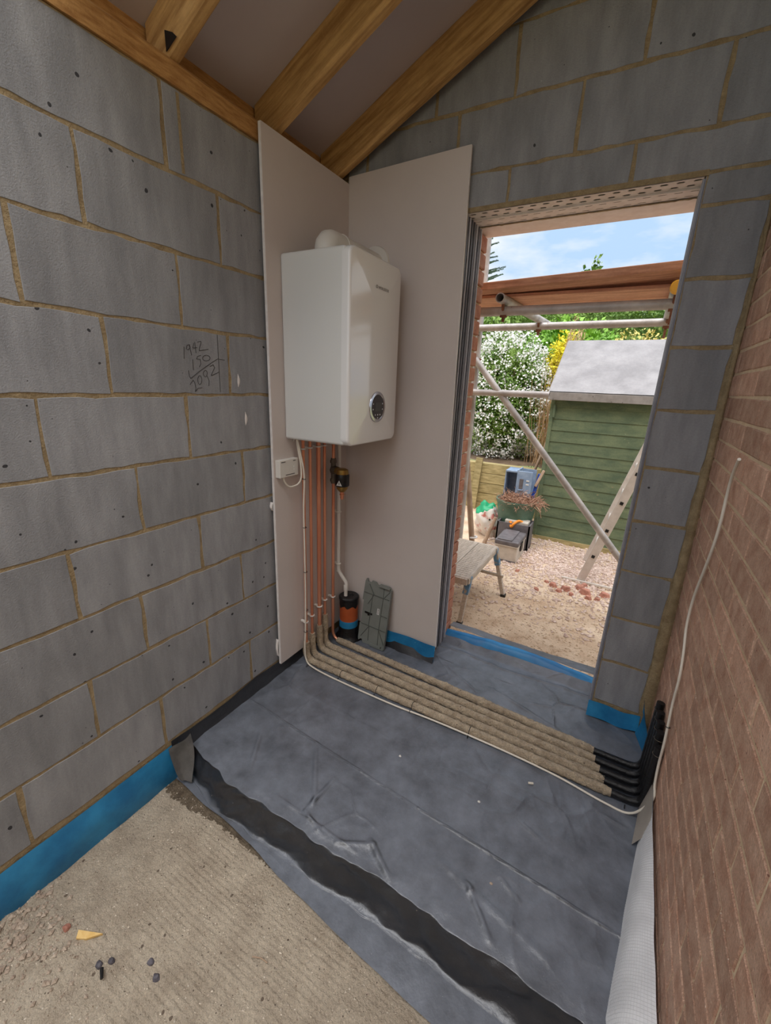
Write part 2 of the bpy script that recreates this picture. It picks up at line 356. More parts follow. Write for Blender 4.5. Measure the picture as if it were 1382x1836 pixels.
STROKES = [[(-.97,1.591),(-.974,1.552)],[(-.948,1.6),(-.958,1.597),(-.962,1.586),(-.955,1.582),(-.946,1.591),(-.949,1.601),(-.943,1.565)],[(-.93,1.607),(-.936,1.59),(-.917,1.593)],[(-.926,1.611),(-.924,1.574)],[(-.915,1.611),(-.9,1.616),(-.9,1.61),(-.908,1.593),(-.91,1.583),(-.871,1.591)],[(-.94,1.552),(-.941,1.515)],[(-.905,1.568),(-.92,1.563),(-.924,1.554),(-.909,1.554),(-.908,1.538),(-.916,1.527)],[(-.866,1.561),(-.869,1.556),(-.875,1.552),(-.884,1.55),(-.892,1.551),(-.897,1.554),(-.899,1.559),(-.896,1.564),(-.89,1.568),(-.882,1.57),(-.874,1.569),(-.868,1.566),(-.866,1.561)],[(-.961,1.514),(-.96,1.497),(-.955,1.487),(-.919,1.511),(-.86,1.546),(-.833,1.56),(-.8,1.558)],[(-.96,1.466),(-.946,1.482),(-.94,1.473),(-.937,1.453),(-.941,1.442),(-.928,1.454),(-.91,1.456)],[(-.909,1.483),(-.911,1.475),(-.915,1.469),(-.92,1.467),(-.924,1.469),(-.926,1.474),(-.927,1.482),(-.925,1.49),(-.921,1.496),(-.916,1.498),(-.912,1.496),(-.91,1.491),(-.909,1.483)],[(-.884,1.506),(-.886,1.5),(-.889,1.496),(-.893,1.494),(-.897,1.496),(-.9,1.5),(-.901,1.505),(-.899,1.511),(-.895,1.515),(-.891,1.517),(-.887,1.516),(-.884,1.512),(-.884,1.506)],[(-.886,1.499),(-.878,1.481),(-.881,1.462)],[(-.87,1.531),(-.855,1.539),(-.849,1.528),(-.868,1.5),(-.853,1.504),(-.831,1.514)],[(-.827,1.645),(-.831,1.44)]]
mb = MB()
for s_ in STROKES:
    for a, b in zip(s_, s_[1:]): mb.bar((.0004, a[0], a[1]), (.0004, b[0], b[1]), .0016, .0008, up=(1, 0, 0))
mb.build('pencil_writing', M_PENCIL, graf_block)['label'] = 'pencilled sum 1942 plus 150 makes 2092'
for (yc, zc, h) in ((-.742, 1.485, .05), (-.715, 1.335, .055)):     # plaster smears beside the board
    v, f = grid(4, 9, lambda u, t: (.0005+.0025*math.sin(PI*u)*math.sin(PI*t), yc+(u-.5)*.014*math.sin(PI*min(.97, t+.03))+.004*math.sin(3*t), zc+(t-.5)*h))
    mesh('plaster_smear', v, f, M_BCORE, wl, smooth=True)
# --- back wall with the door opening
DX0, DX1, DZ = .62, 1.457, 2.2
mb = MB(); mb.box(-.1, DX0, .0018, .1, -.3, 3.5); mb.box(DX1, 1.9, .0018, .1, -.3, 3.5); mb.box(DX0, DX1, .0018, .1, DZ+.012, 3.5)
wb = struct(mb.build('wall_back', M_MORTAR))
mBk = lambda u, v, w: (u, -w, v)
clipf = lambda u: 2.53+SLOPE*u
def course(zb, zt, js, last=None):
    for a, b in zip(js, js[1:]):
        if zb+.03 < clipf(b): piece('block', a+.006, b-.006, zb+.006, zt-.006, mBk, M_BLOCK, wb, clip=(clipf if zt > clipf(a) else None))
course(2.213, 2.341, [.0, .35, .789, 1.229, 1.66]); course(2.341, 2.566, [.0, .11, .556, 1.024, 1.458, 1.665])
course(2.566, 2.791, [.1, .449, .774, 1.207, 1.66]); course(2.791, 3.016, [.5, .98, 1.43, 1.66]); course(3.016, 3.3, [1.0, 1.2, 1.66])
zs = [.09+.225*i for i in range(10)]+[2.213]
zs[9] = 2.116
for a, b in zip(zs, zs[1:]): course(a, b, [DX1, 1.655-.004*random.random()])
for a in (.09, .315, .54, .765, .99, 1.215, 1.44, 1.665, 1.89): course(a, a+.225, [.56, DX0+.004])
wr_x = lambda z: 1.70-.02*z
v, f = grid(5, 90, lambda u, t: ((1.653+.006*fbm((0, 0, t*16), 3))*(1-u)+(wr_x(.05+t*2.2)+.002)*u, -.004-.010*math.sin(PI*u)*(1+.5*fbm((u, 3, t*30), 2)), .05+t*2.2))
mesh('mortar_fillet', v, f, M_MORTAR, wb, smooth=True)
# --- outer brick leaf, its bricks at the jamb
mb = MB(); mb.box(-2.5, DX0-.012, .2, .3, -.3, 3.4); mb.box(DX1+.012, 4.5, .2, .3, -.3, 3.4); mb.box(DX0-.012, DX1+.012, .2, .3, DZ+.02, 3.4)
wo_ = struct(mb.build('wall_outer', M_BMORT))
for i in range(31):
    for x0 in ((DX0-.225, DX0-.45) if i % 2 else (DX0-.112, DX0-.337)):
        L = .215 if (i % 2 or x0 < DX0-.2) else .102
        z = -.13+.075*i; box('brick', (x0+.01, x0+.01+L, .199, .306, z+.005, z+.070), M_OBRICK, wo_, bevel=.004, seg=1)
# --- right wall of old bricks (leans a little)
vsr = [(wr_x(z)+.003+(.1 if i in (1, 2) else 0), y, z) for z in (-.3, 3.6) for i, y in ((0, ROOM_END), (1, ROOM_END), (2, .1), (3, .1))]
wr = struct(mesh('wall_right', vsr, BF, M_BMORT))
def mR(u, v, w): return (wr_x(v)-w, u, v)
nb = 0
for i in range(-2, 29):
    z = .075*i; off = -.062 if i % 2 else -.175
    ys = [.0]+[off-.225*j+random.uniform(-.008, .008) for j in range(0, 10)]
    ymin = -1.75 if i < 13 else -1.45 if i < 18 else -1.0
    for a, b in zip(ys[1:], ys):
        if a > ymin and b-a > .03 and nb < 300:
            piece('brick', a+.0045, b-.0045, z+.0042, z+.0705, mR, M_BRICK, wr, depth=.02, jit=.0018, bev=.003, step=.09, nmin=1); nb += 1
struct(box('wall_rear', (-.1, 1.9, ROOM_END-.1, ROOM_END, -.3, 1.5), M_MORTAR))      # unseen wall, its height chosen to limit low light from behind
# --- ceiling boards between the rafters, wall plate
v = [(x, y, ceil_z(x)+d) for d in (0, .03) for x, y in ((-.25, .1), (1.9, .1), (1.9, ROOF_END), (-.25, ROOF_END))]
struct(mesh('ceiling', v, [(0,1,2,3),(7,6,5,4),(0,4,5,1),(1,5,6,2),(2,6,7,3),(3,7,4,0)], M_CEIL))
struct(box('trim_1', (-.13, -.101, ROOF_END, .1, 2.3, 2.52), M_ROUGH))
n_ = 120
ring_ = []
for i in range(n_+1):
    y = LEFT_END+(0-LEFT_END)*i/n_; w1 = .003*fbm((0, y*14, 0), 3); w2 = .002*fbm((5, y*14, 0), 3)
    ring_ += [(-.1, y, 2.336), (.006+w1, y, 2.336+w2), (.007+w1*.6, y, 2.392), (-.001, y, 2.402), (-.1, y, 2.402)]
fs = [(i*5+k, i*5+(k+1) % 5, (i+1)*5+(k+1) % 5, (i+1)*5+k) for i in range(n_) for k in range(5)]+[(0,1,2,3,4), tuple(n_*5+k for k in (4,3,2,1,0))]
tag(mesh('wall_plate', ring_, fs, M_ROUGH), 'rough sawn timber wall plate along the top of the grey block wall', 'beam')
RL = ['timber rafter against the gable wall above the doorway', 'timber rafter above the boiler, middle of the three in view', 'timber rafter nearest the camera at the top left, black bracket at its foot',
      'timber rafter behind the nearest one, out over the camera']
for i, y in enumerate((-.04, -.45, -.885)):
    vs = []
    for x in np.linspace(-.09, 1.68, 24):
        zb = 2.405+SLOPE*x; wv = .002*noise.noise(Vector((x*5, y*9, 0)))
        y1, y0_ = y+wv, y-.05+wv
        vs += [(x, y0_, zb+.012), (x, y0_+.010, zb), (x, y1-.010, zb), (x, y1, zb+.012), (x, y1, zb+.139), (x, y0_, zb+.139)]
    fs = [(j*6+k, j*6+(k+1) % 6, (j+1)*6+(k+1) % 6, (j+1)*6+k) for j in range(23) for k in range(6)]+[(0,1,2,3,4,5), tuple(23*6+k for k in (5,4,3,2,1,0))]
    r = tag(mesh('rafter', vs, fs, M_TIMBER), RL[i], 'rafter', 'roof rafters')
    if i == 2: mesh('joist_bracket', [(.0, y-.0525, 2.41), (.05, y-.0525, 2.432), (.035, y-.0525, 2.445), (.0, y-.0525, 2.46), (.0, y-.0505, 2.41), (.05, y-.0505, 2.432), (.035, y-.0505, 2.445), (.0, y-.0505, 2.46)], [(0,1,2,3),(7,6,5,4),(0,4,5,1),(1,5,6,2),(2,6,7,3),(3,7,4,0)], M_BLK, r)
# --- floors
struct(box('floor_slab', (-.02, 1.72, -1.10, .31, -.28, -.006), M_SAND))
def sandz(x, y):
    z = -.112+.004*fbm((x, y, 0), 4, 5)+.0022*fbm((x, y, 4), 3, 30)
    ph = y*2*PI/.017+1.2*fbm((x*.6, y*.6, 2), 2, 3); m = max(0, min(1, (x-.12)*4))*max(0, min(1, .6+fbm((x, y, 9), 2, 4)))
    z += .0017*m*math.sin(ph)
    pile = max(0, 1-math.hypot((x-.0)/.35, (y+1.78)/.2)); z += .012*pile*(1+fbm((x, y, 3), 3, 28))
    e = max(0, 1-x/.12); z += .012*e*e
    return z
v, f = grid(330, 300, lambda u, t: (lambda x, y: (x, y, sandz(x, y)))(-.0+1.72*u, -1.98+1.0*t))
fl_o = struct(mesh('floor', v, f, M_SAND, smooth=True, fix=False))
fl_o.data.materials.append(pm('dark_sand', rgb(104,90,74), rgb(140,124,104), 30, .95, 1.0, 120, bdist=.004, fine=(150,.25)))  # darker brown sand in a band beside the sheet edge
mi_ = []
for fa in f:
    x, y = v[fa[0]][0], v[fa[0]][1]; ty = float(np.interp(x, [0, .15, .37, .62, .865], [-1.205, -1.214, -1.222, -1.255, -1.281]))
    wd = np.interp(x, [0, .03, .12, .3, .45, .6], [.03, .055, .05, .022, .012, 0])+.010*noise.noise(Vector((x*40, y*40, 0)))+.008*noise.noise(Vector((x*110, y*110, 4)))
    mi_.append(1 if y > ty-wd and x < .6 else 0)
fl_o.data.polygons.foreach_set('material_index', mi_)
g = np.random.default_rng(91); mb = MB()
for i in range(9000):
    x, y = 1.5*g.random(), -1.9+.75*g.random()
    if y > float(np.interp(x, [0, .37, .62, .865, 1.195, 1.7], [-1.205, -1.222, -1.255, -1.281, -1.309, -1.345]))-.01: continue
    s = .0011+.0026*g.random()**4
    c = Vector((x, y, sandz(x, y)+s*.3)); q = [c+Vector(d)*s*(.7+.6*g.random()) for d in ((1,0,0),(-.5,.87,0),(-.5,-.87,0),(0,0,.9))]
    mb.add(q, [(0,1,3),(1,2,3),(2,0,3)])
mb.build('sand_grains', pm('sand_grain', rgb(150,132,114), rgb(236,224,208), 60, .95, lo=.4, hi=.6), fl_o, fix=False)['kind'] = 'stuff'
struct(box('floor_rear', (0, 1.72, ROOM_END, -1.98, -.2, -.112), M_SAND))

# ------------------------------------------------------------------ membranes on the floor
CREASES = [((.026,-.805),(.958,-.875),.0035,.0045),((.958,-.875),(1.66,-.920),.0045,.0045),((.482,-1.109),(.844,-1.12),.003,.006),((.456,-.841),(.626,-1.063),.006,.012),((.626,-.94),(.614,-1.1),.006,.010),
    ((.614,-1.1),(.716,-1.135),.004,.008),((.87,-1.064),(.978,-1.13),.008,.012),((.774,-1.13),(.887,-1.068),.005,.008),((1.011,-.644),(1.302,-.647),.002,.006),((1.536,-.536),(1.626,-.551),.004,.008),
    ((1.293,-.725),(1.375,-.756),.004,.008),((1.281,-.945),(1.352,-.982),.004,.008),((.2,-.9),(.32,-1.09),.006,.012),((.1,-.62),(.9,-.66),.0015,.006),((1.1,-1.0),(1.45,-1.08),.005,.014),((.3,-.55),(.25,-.8),.003,.008),
    ((1.0,-.09),(1.35,-.2),.004,.010),((.75,-.05),(.95,-.16),.003,.008),((1.2,-1.02),(1.3,-1.12),.006,.010)]
def crease(x, y):
    z = 0
    for (a, b, h, w) in CREASES:
        dx, dy = b[0]-a[0], b[1]-a[1]; L2 = dx*dx+dy*dy; t = ((x-a[0])*dx+(y-a[1])*dy)/L2
        if -.15 < t < 1.15:
            tt = min(1, max(0, t)); d = math.hypot(x-a[0]-tt*dx, y-a[1]-tt*dy)
            if d < w*3: z += h*math.exp(-(d/w)**2)*(.6+.4*math.sin(PI*tt))
    return z
def crumple(x, y):
    r = 0
    for s_, a in ((7, .0035), (15, .0016)):
        n = noise.noise(Vector((x*s_+1.3*noise.noise(Vector((x*3, y*3, 5))), y*s_*.8, 1.7))); r += a*(1-abs(n)*2)
    wx = x+.05*noise.noise(Vector((x*5, y*5, 2))); wy = y+.05*noise.noise(Vector((x*5, y*5, 8)))
    for s_, a, w in ((4.2, .0045, .05), (9.5, .0022, .07)):
        d = noise.voronoi(Vector((wx*s_, wy*s_, .3)))[0]; m = max(0, .25+noise.noise(Vector((x*2.6, y*2.6, 11+s_)))*1.6)
        r += min(1.2, m)*a*math.exp(-((d[1]-d[0])/w)**1.3)
    return r
def toe_y(x): return np.interp(x, [0, .15, .37, .62, .865, 1.195, 1.7], [-1.205, -1.214, -1.222, -1.255, -1.281, -1.309, -1.345])+.006*noise.noise(Vector((x*7, 0, 0)))
def sheet(u, t):
    # u across the room, t along: back wall -> over the step -> onto the sand
    x = 1.695*u
    edge = np.interp(x, [0, .1, .27, .7, 1.0, 1.7], [1.115, 1.13, 1.162, 1.158, 1.148, 1.165])+.006*noise.noise(Vector((x*6, 2, 0)))
    drop = .106; ya = -edge; yb = -edge-.05; yt = min(toe_y(x), yb-.004); st = 0
    if t < .80: y, z = ya*(t/.80), 0.0; st = max(0, (y-ya-.03)/-.03) if y < ya+.03 else 0
    elif t < .90: q = (t-.80)/.10; y = ya+(yb-ya)*(q**1.35); z = -drop*(q*q*(3-2*q))**.85; st = 1
    else: q = (t-.90)/.10; y = yb+(yt-yb)*q; z = -drop+.003; st = 1-q
    st = max(0, min(1, st))
    k = crease(x, y)+crumple(x, y)*(1-.6*st)
    j = st*(.010*noise.noise(Vector((x*7, t*30, 3)))+.007*noise.noise(Vector((x*21, t*22, 1)))+.006*(abs(noise.noise(Vector((x*13+t*30, t*8, 6))))-.2))
    if t < .90: return (x, y-j-k*.4*st, z+k*(1-.5*st)+.004)
    return (x, y-j*.6, max(z+k*.4, sandz(x, y)+.0025+.004*max(0, noise.noise(Vector((x*6, y*9, 2))))*(1-.7*(t-.9)/.1)))
v, f = grid(400, 380, sheet)
dpm = thing('damp_proof_membrane', 'black polythene damp-proof sheet spread over the raised slab and down its step', 'sheet', (.85, -.6, 0))
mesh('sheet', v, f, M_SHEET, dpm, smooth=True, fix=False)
def upst(u, t):      # turned up the block wall
    y = -.40-.80*u; h = .080+.008*noise.noise(Vector((0, y*6, 0)))-.012*math.exp(-((u-.75)/.18)**2)
    return (.004+.012*(1-t)**2+.003*noise.noise(Vector((y*12, t*3, 0))), y, .002+h*t)
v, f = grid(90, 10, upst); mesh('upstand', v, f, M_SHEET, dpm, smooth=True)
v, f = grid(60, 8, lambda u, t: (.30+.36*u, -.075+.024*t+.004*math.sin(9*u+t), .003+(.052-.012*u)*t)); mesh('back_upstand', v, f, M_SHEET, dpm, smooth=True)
def flap(u, t):      # loose lap hanging at the corner of the step
    w = .085*(1-.75*t*t); y = -1.13-w*u-.055*t
    return (.014+.035*t+.030*(1-u)*(.5+t)+.008*math.sin(u*5+t*3), y+.008*math.sin(4*t), .078-.022*u-(.165-.03*u)*t)
v, f = grid(24, 24, flap); mesh('corner_lap', v, f, pm('grey_lap', rgb(72,71,70), rgb(98,96,95), 12, .5, .2, 40), dpm, smooth=True)
def thr(u, t):       # tongue of the sheet through the doorway
    x = DX0+(DX1-DX0)*u; y = .0+.215*t
    return (x, y, .004+.020*max(0, t-.72)/.28+.005*math.exp(-((y-.11-.012*math.sin(u*9))/.008)**2)+crumple(x, y)+.003*noise.noise(Vector((x*9, y*9, 4))))
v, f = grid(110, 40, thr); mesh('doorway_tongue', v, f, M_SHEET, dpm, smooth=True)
def thr2(u, t):      # its outer edge, lapping over the blue strip
    x = DX0+(DX1-DX0)*u; y = .272+.085*t
    return (x, y, .050+.010*math.sin(u*5+1)*(1-u)+.004*noise.noise(Vector((x*11, y*20, 4)))-.016*t-.04*u*(1-t)*max(0, u-.75))
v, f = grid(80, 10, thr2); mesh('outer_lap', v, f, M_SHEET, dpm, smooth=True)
# blue strips
def strip(u, t):
    y = LEFT_END+.01+(-1.17-LEFT_END-.01)*u; b = math.sin(PI*t)
    top = .062+.006*noise.noise(Vector((y*5, 0, 0)))
    return (.004+.010*b*(1+.6*noise.noise(Vector((y*6, t*2, 0))))+.006*(1-t), y, -.125+(top+.125)*t)
v, f = grid(160, 14, strip)
tag(mesh('blue_membrane', v, f, M_BLUE, smooth=True), 'blue damp-proof strip along the foot of the left block wall', 'membrane')
def thb(u, t):
    x = DX0-.0+(DX1-DX0)*u; a = PI*t; w = .030*(.55+.45*math.sin(PI*min(1, u*1.1+.05)))
    return (x, .245+.010*math.sin(u*3)+.050*(t-.5)*2, .006+.058*math.sin(a)*(.55+.45*math.sin(PI*min(1, u*.9+.12)))+.004*noise.noise(Vector((x*14, t*3, 0))))
v, f = grid(90, 14, thb)
tag(mesh('blue_membrane', v, f, pm('blue_membrane_dusty', rgb(22,112,172), rgb(40,140,200), 6, .4, .1, 30, spots=[(rgb(150,110,92), 9, .13, .15)]), smooth=True), 'rolled bright blue strip lying across the door threshold', 'membrane')
v, f = grid(50, 8, lambda u, t: (.30+.36*u, -.045-.004*math.sin(9*u)-.012*(1-t), .004+.10*t))
tag(mesh('blue_membrane', v, f, M_BLUE, smooth=True), 'blue strip below the plasterboard beside the grey cover', 'membrane')
v, f = grid(40, 8, lambda u, t: (1.445+.215*u, -.012-.016*(1-t)-.003*math.sin(11*u), .012+.075*t+.004*math.sin(8*u)))
tag(mesh('blue_membrane', v, f, M_BLUE, smooth=True), 'blue strip round the foot of the narrow block pier', 'membrane')
v, f = grid(12, 20, lambda u, t: (1.652+.045*u*(1-t)+.012*math.sin(3*t), -.03-.16*u*(1-t*.8)-.02*t, .01+.20*t*(1-.2*u)))
tag(mesh('blue_membrane', v, f, M_BLUE, smooth=True), 'blue flap standing up in the corner behind the black pipes', 'membrane')
# white reinforced sheet rolled along the brick wall
def vcl(u, t):
    y = -.47-.92*u; w = .004+.100*min(1, u*1.25)**.9; top = .13-.035*min(1, u*2)+.02*math.exp(-(u/.06)**2)
    xw = wr_x(top)-.010; b = math.sin(PI*t)*min(1, .15+u*2)
    zf = .006 if y > -1.12 else .006-.09*min(1, (-1.12-y)/.12)
    x = xw-w*(1-t)**.85-.012*b; z = zf+(top-zf)*t**1.25+.022*b*min(1, u*3)
    return (x+.003*noise.noise(Vector((y*9, t*2, 0))), y, z+.002*noise.noise(Vector((y*13, t*3, 1))))
vc = thing('vapour_barrier_sheet', 'white reinforced plastic sheet curled against the foot of the brick wall', 'sheet', (1.65, -.9, 0))
v, f = grid(26, 140, lambda a, b: vcl(b, a)); mesh('sheet', v, f, M_VCL, vc, smooth=True)
mb = MB()
for i in range(1, 19):
    t = i/19; mb.tube([Vector(vcl(q/60, t))+Vector((-.0006, 0, .0007)) for q in range(4, 61)], .0004, 4, False)
for q in range(4, 110):
    mb.tube([Vector(vcl(q/110, i/10))+Vector((-.0006, 0, .0007)) for i in range(0, 11)], .0004, 4, False)
mb.build('reinforcing_scrim', pm('scrim', rgb(204,204,207), rough=.6), vc, fix=False)
v, f = grid(14, 14, lambda u, t: (1.665+.02*t-.02*u*(1-t), -.45-.16*u, .02+.13*t*(1-.35*u)+.01*math.sin(4*u)))
mesh('grey_fold', v, f, pm('taupe_fold', rgb(150,142,134), rgb(166,158,150), 10, .5), vc, smooth=True)

# ------------------------------------------------------------------ plasterboards
pb = thing('plasterboard', 'tall grey-pink plasterboard fixed to the block wall behind the boiler', 'plasterboard', (.024, -.3, .08))
box('board', (.0165, .029, -.592, -.018, .078, 2.39), M_BOARD, pb); box('cut_edge', (.017, .0285, -.5945, -.5915, .079, 2.389), M_BCORE, pb)
for z, h in ((.17, .10), (.93, .04)):
    v, f = grid(6, 8, lambda u, t: (.001+.016*u, -.594-.012*math.sin(PI*t)*(.4+.6*math.sin(PI*u)), z+h*(t-.5)))
    mesh('adhesive_dab', v, f, M_BCORE, pb, smooth=True)
pb2 = thing('plasterboard', 'tall grey-pink plasterboard on the gable wall left of the doorway', 'plasterboard', (.33, -.024, .09))
vs = [(x, y, z) for y in (-.029, -.0165) for x, z in ((.029, .086), (.653, .086), (.626, 2.434), (.029, 2.418))]
mesh('board', vs, [(0,1,2,3),(7,6,5,4),(0,4,5,1),(1,5,6,2),(2,6,7,3),(3,7,4,0)], M_BOARD, pb2)
mesh('cut_edge', [(x+dx, y, z) for y in (-.0285, -.017) for x, z in ((.653, .086), (.626, 2.434)) for dx in (-.001, .002)], [(0,1,3,2),(4,6,7,5),(0,4,5,1),(2,3,7,6),(1,5,7,3),(0,2,6,4)], M_BCORE, pb2)

# ------------------------------------------------------------------ doorway trims
for nm, x0, sg in (('trim_2', DX0, 1), ('trim_3', DX1, -1)):
    c_ = struct(box(nm, (x0-.002 if sg > 0 else x0, x0 if sg > 0 else x0+.002, .0, .195, .01, DZ), M_CLOSER))
    for j in range(7):
        y = .004+.031*j; box('rib', (x0 if sg > 0 else x0-.008, x0+.008 if sg > 0 else x0, y, y+.006, .012, DZ-.003), M_CLOSERL if j in (1, 4, 6) else M_CLOSER, c_, bevel=.0015, seg=1)
# perforated steel lintel
lt = thing('door_lintel', 'galvanised steel lintel with rows of slots over the doorway', 'lintel', (1.04, .15, DZ))
def perforated(name, x0, x1, y0, y1, z, n, hw, hh, shift, mat, th=.0025):
    mb = MB(); dx = (x1-x0)/n; yc = (y0+y1)/2
    for i in range(n):
        a, b = x0+dx*i, x0+dx*(i+1); cx = (a+b)/2+shift*dx
        out = [(a,y0),((a+b)/2,y0),(b,y0),(b,yc),(b,y1),((a+b)/2,y1),(a,y1),(a,yc)]
        inn = [(cx-hw*.6,yc-hh),(cx,yc-hh),(cx+hw*.6,yc-hh),(cx+hw,yc),(cx+hw*.6,yc+hh),(cx,yc+hh),(cx-hw*.6,yc+hh),(cx-hw,yc)]
        vs = [(x, y, zz) for zz in (z, z+th) for x, y in out+inn]
        fs = [(k, (k+1) % 8, 8+(k+1) % 8, 8+k) for k in range(8)]+[(16+8+k, 16+8+(k+1) % 8, 16+(k+1) % 8, 16+k) for k in range(8)]+[(8+k, 8+(k+1) % 8, 24+(k+1) % 8, 24+k) for k in range(8)]
        mb.add(vs, fs)
    return mb.build(name, mat, lt)
X0, X1 = DX0-.012, DX1-.004
perforated('flange', X0, X1, .0, .038, DZ, 17, .014, .007, .18, M_LINTEL)
perforated('flange', X0, X1, .038, .076, DZ, 17, .014, .007, -.18, M_LINTEL)
box('flange_lip', (X0, X1, .076, .081, DZ-.006, DZ+.003), M_LINTEL, lt)
perforated('web_plate', X0, X1, .081, .125, DZ-.002, 17, .016, .003, .15, M_LINTEL)
perforated('web_plate', X0, X1, .125, .168, DZ-.002, 17, .016, .003, -.15, M_LINTEL)
v, f = grid(60, 4, lambda u, t: (X0+(X1-X0)*u, .162+.012*t, DZ-.005+.003*noise.noise(Vector((u*40, t*3, 0)))))
mesh('mortar_droppings', v, f, M_MORTAR, lt, smooth=True)
box('soffit_plate', (X0, X1, .172, .318, DZ-.004, DZ), M_LINTEL, lt, bevel=.001, seg=1)
box('hollow', (X0, X1, .012, .32, DZ+.010, DZ+.0115), M_BLK, lt); box('bedding_mortar', (X0-.01, X1+.01, -.001, .012, DZ+.0028, DZ+.021), M_MORTAR, lt)

# ------------------------------------------------------------------ boiler
bo = thing('boiler', 'white wall-hung gas boiler with round dark display on its front', 'boiler', (.2, -.31, 1.24))
BY0, BY1, BZ0, BZ1 = -.515, -.112, 1.238, 1.985
box('casing', (.03, .352, BY0, BY1, BZ0, BZ1), M_CASE, bo, bevel=.012, seg=4, smooth=True, sharp=30)
def rrect(hw, hh, r, n=8):
    r = min(r, hw*.98, hh*.98); out = []
    for cx, cy, a0 in ((hw-r, -hh+r, -PI/2), (hw-r, hh-r, 0), (-hw+r, hh-r, PI/2), (-hw+r, -hh+r, PI)):
        for k in range(n+1):
            a = a0+PI/2*k/n; out.append((cx+r*math.cos(a), cy+r*math.sin(a)))
    return out
yc, zc, hw, hh = (BY0+BY1)/2, (BZ0+BZ1)/2, (BY1-BY0)/2+.002, (BZ1-BZ0)/2+.002
vs = []; fs = []; NL = 0
levels = [(0, .340)]+[(.010*(1-math.cos(q*PI/2)), .366+.012*math.sin(q*PI/2)) for q in np.linspace(0, 1, 7)]+[(o, .378+.010*(1-(1-min(1, (o-.01)/.19))**2)) for o in np.linspace(.02, .19, 10)]
for o_, x in levels:
    pr = rrect(hw-o_, hh-o_, max(.004, .034-o_*.6)); NL = len(pr)
    vs += [(x, yc+a, zc+b) for a, b in pr]
for i in range(len(levels)-1): fs += [(i*NL+k, i*NL+(k+1) % NL, (i+1)*NL+(k+1) % NL, (i+1)*NL+k) for k in range(NL)]
fs.append(tuple((len(levels)-1)*NL+k for k in range(NL)))
fp = mesh('front_panel', vs, fs, M_WHITE, bo, smooth=True, sharp=60)
DYc, DZc = -.305, 1.394
XF = .3885
dsp = lathe('display', [(.055, -.004), (.055, .0022), (.001, .0026)], (XF, DYc, DZc), M_GLASSB, bo, n=40, axis='x'); dsp['label'] = 'round black control display'
lathe('display_ring', [(.0535, -.006), (.0535, .0028), (.056, .0045), (.066, .0025), (.0685, -.006)], (XF, DYc, DZc), M_SILVER, dsp, n=40, axis='x')
box('screen', (XF+.0024, XF+.0034, DYc-.024, DYc+.024, DZc-.018, DZc+.020), M_LCD, dsp)
for (dy, dz) in ((-.040, .014), (-.040, -.010), (.040, .014), (.040, -.010), (-.020, -.034), (0, -.034), (.020, -.034), (0, -.047)):
    lathe('button_mark', [(.0032, 0), (.0032, .0012), (.0005, .0013)], (XF+.0024, DYc+dy, DZc+dz), M_DOT, dsp, n=8, axis='x')
def text(body, size, loc, rot, mat, parent, name):
    cu = bpy.data.curves.new(name, 'FONT'); cu.body = body; cu.size = size; cu.extrude = .0003; cu.align_x = 'LEFT'
    t_ = bpy.data.objects.new(name, cu); C.objects.link(t_); dg = bpy.context.evaluated_depsgraph_get(); dg.update()
    me = bpy.data.meshes.new_from_object(t_.evaluated_get(dg)); bpy.data.objects.remove(t_)
    me.materials.clear(); me.materials.append(mat); o = bpy.data.objects.new(name, me); C.objects.link(o)
    o.rotation_euler = rot; o.parent = parent; o.location = Vector(loc)-wloc(parent); return o
lg = text('WORCESTER', .0145, (.3888, -.326, 1.868), (PI/2, 0, PI/2), pm('grey_print', rgb(146,140,138), rough=.6), bo, 'maker_lettering')
ring('maker_emblem', (.3885, -.338, 1.8735), (1, 0, 0), .0055, .0008, M_PRINT, bo, 14, 5)
# flue elbow out of the top, back through the gable wall
flx, flz = .185, 2.036
fe = tube('flue_elbow', resample(rounded([(flx, -.405, 1.975), (flx, -.405, flz), (flx, -.04, flz)], .055, 8), .012), .050, M_PLAST, bo, n=28); fe['label'] = 'white flue elbow on top of the boiler'
ring('flue_band', (flx, -.315, flz), (0, 1, 0), .0505, .003, M_PLAST, fe, 28, 6); ring('flue_base', (flx, -.405, 1.987), (0, 0, 1), .052, .004, M_PLAST, fe, 28, 6)
lathe('wall_collar', [(.05, -.012), (.078, -.010), (.082, 0.0)], (flx, -.0295, flz), M_PLAST, fe, n=30, axis='y')
box('service_hatch', (.10, .28, -.40, -.33, 1.222, 1.239), M_PLAST, bo, bevel=.006)
for y in (-.49, -.145): lathe('bottom_screw', [(.006, 1.228), (.006, 1.239)], (.06, y, 0), M_SILVER, bo, n=10)

# ------------------------------------------------------------------ wireless receiver
rc = thing('wireless_receiver', 'small white receiver box on the plasterboard left of the copper pipes', 'control box', (.045, -.522, 1.065))
box('housing', (.029, .058, -.584, -.462, 1.066, 1.147), M_PLAST, rc, bevel=.003)
for (y0, y1, z) in ((-.575, -.548, 1.136), (-.497, -.480, 1.136), (-.548, -.488, 1.075)): box('print', (.0578, .0585, y0, y1, z, z+.0035), M_PRINT, rc)
for z in (1.107, 1.094): box('indicator', (.0578, .0588, -.4945, -.4905, z, z+.007), pm('led_%d' % int(z*1000), rgb(245,245,240), rough=.3), rc)

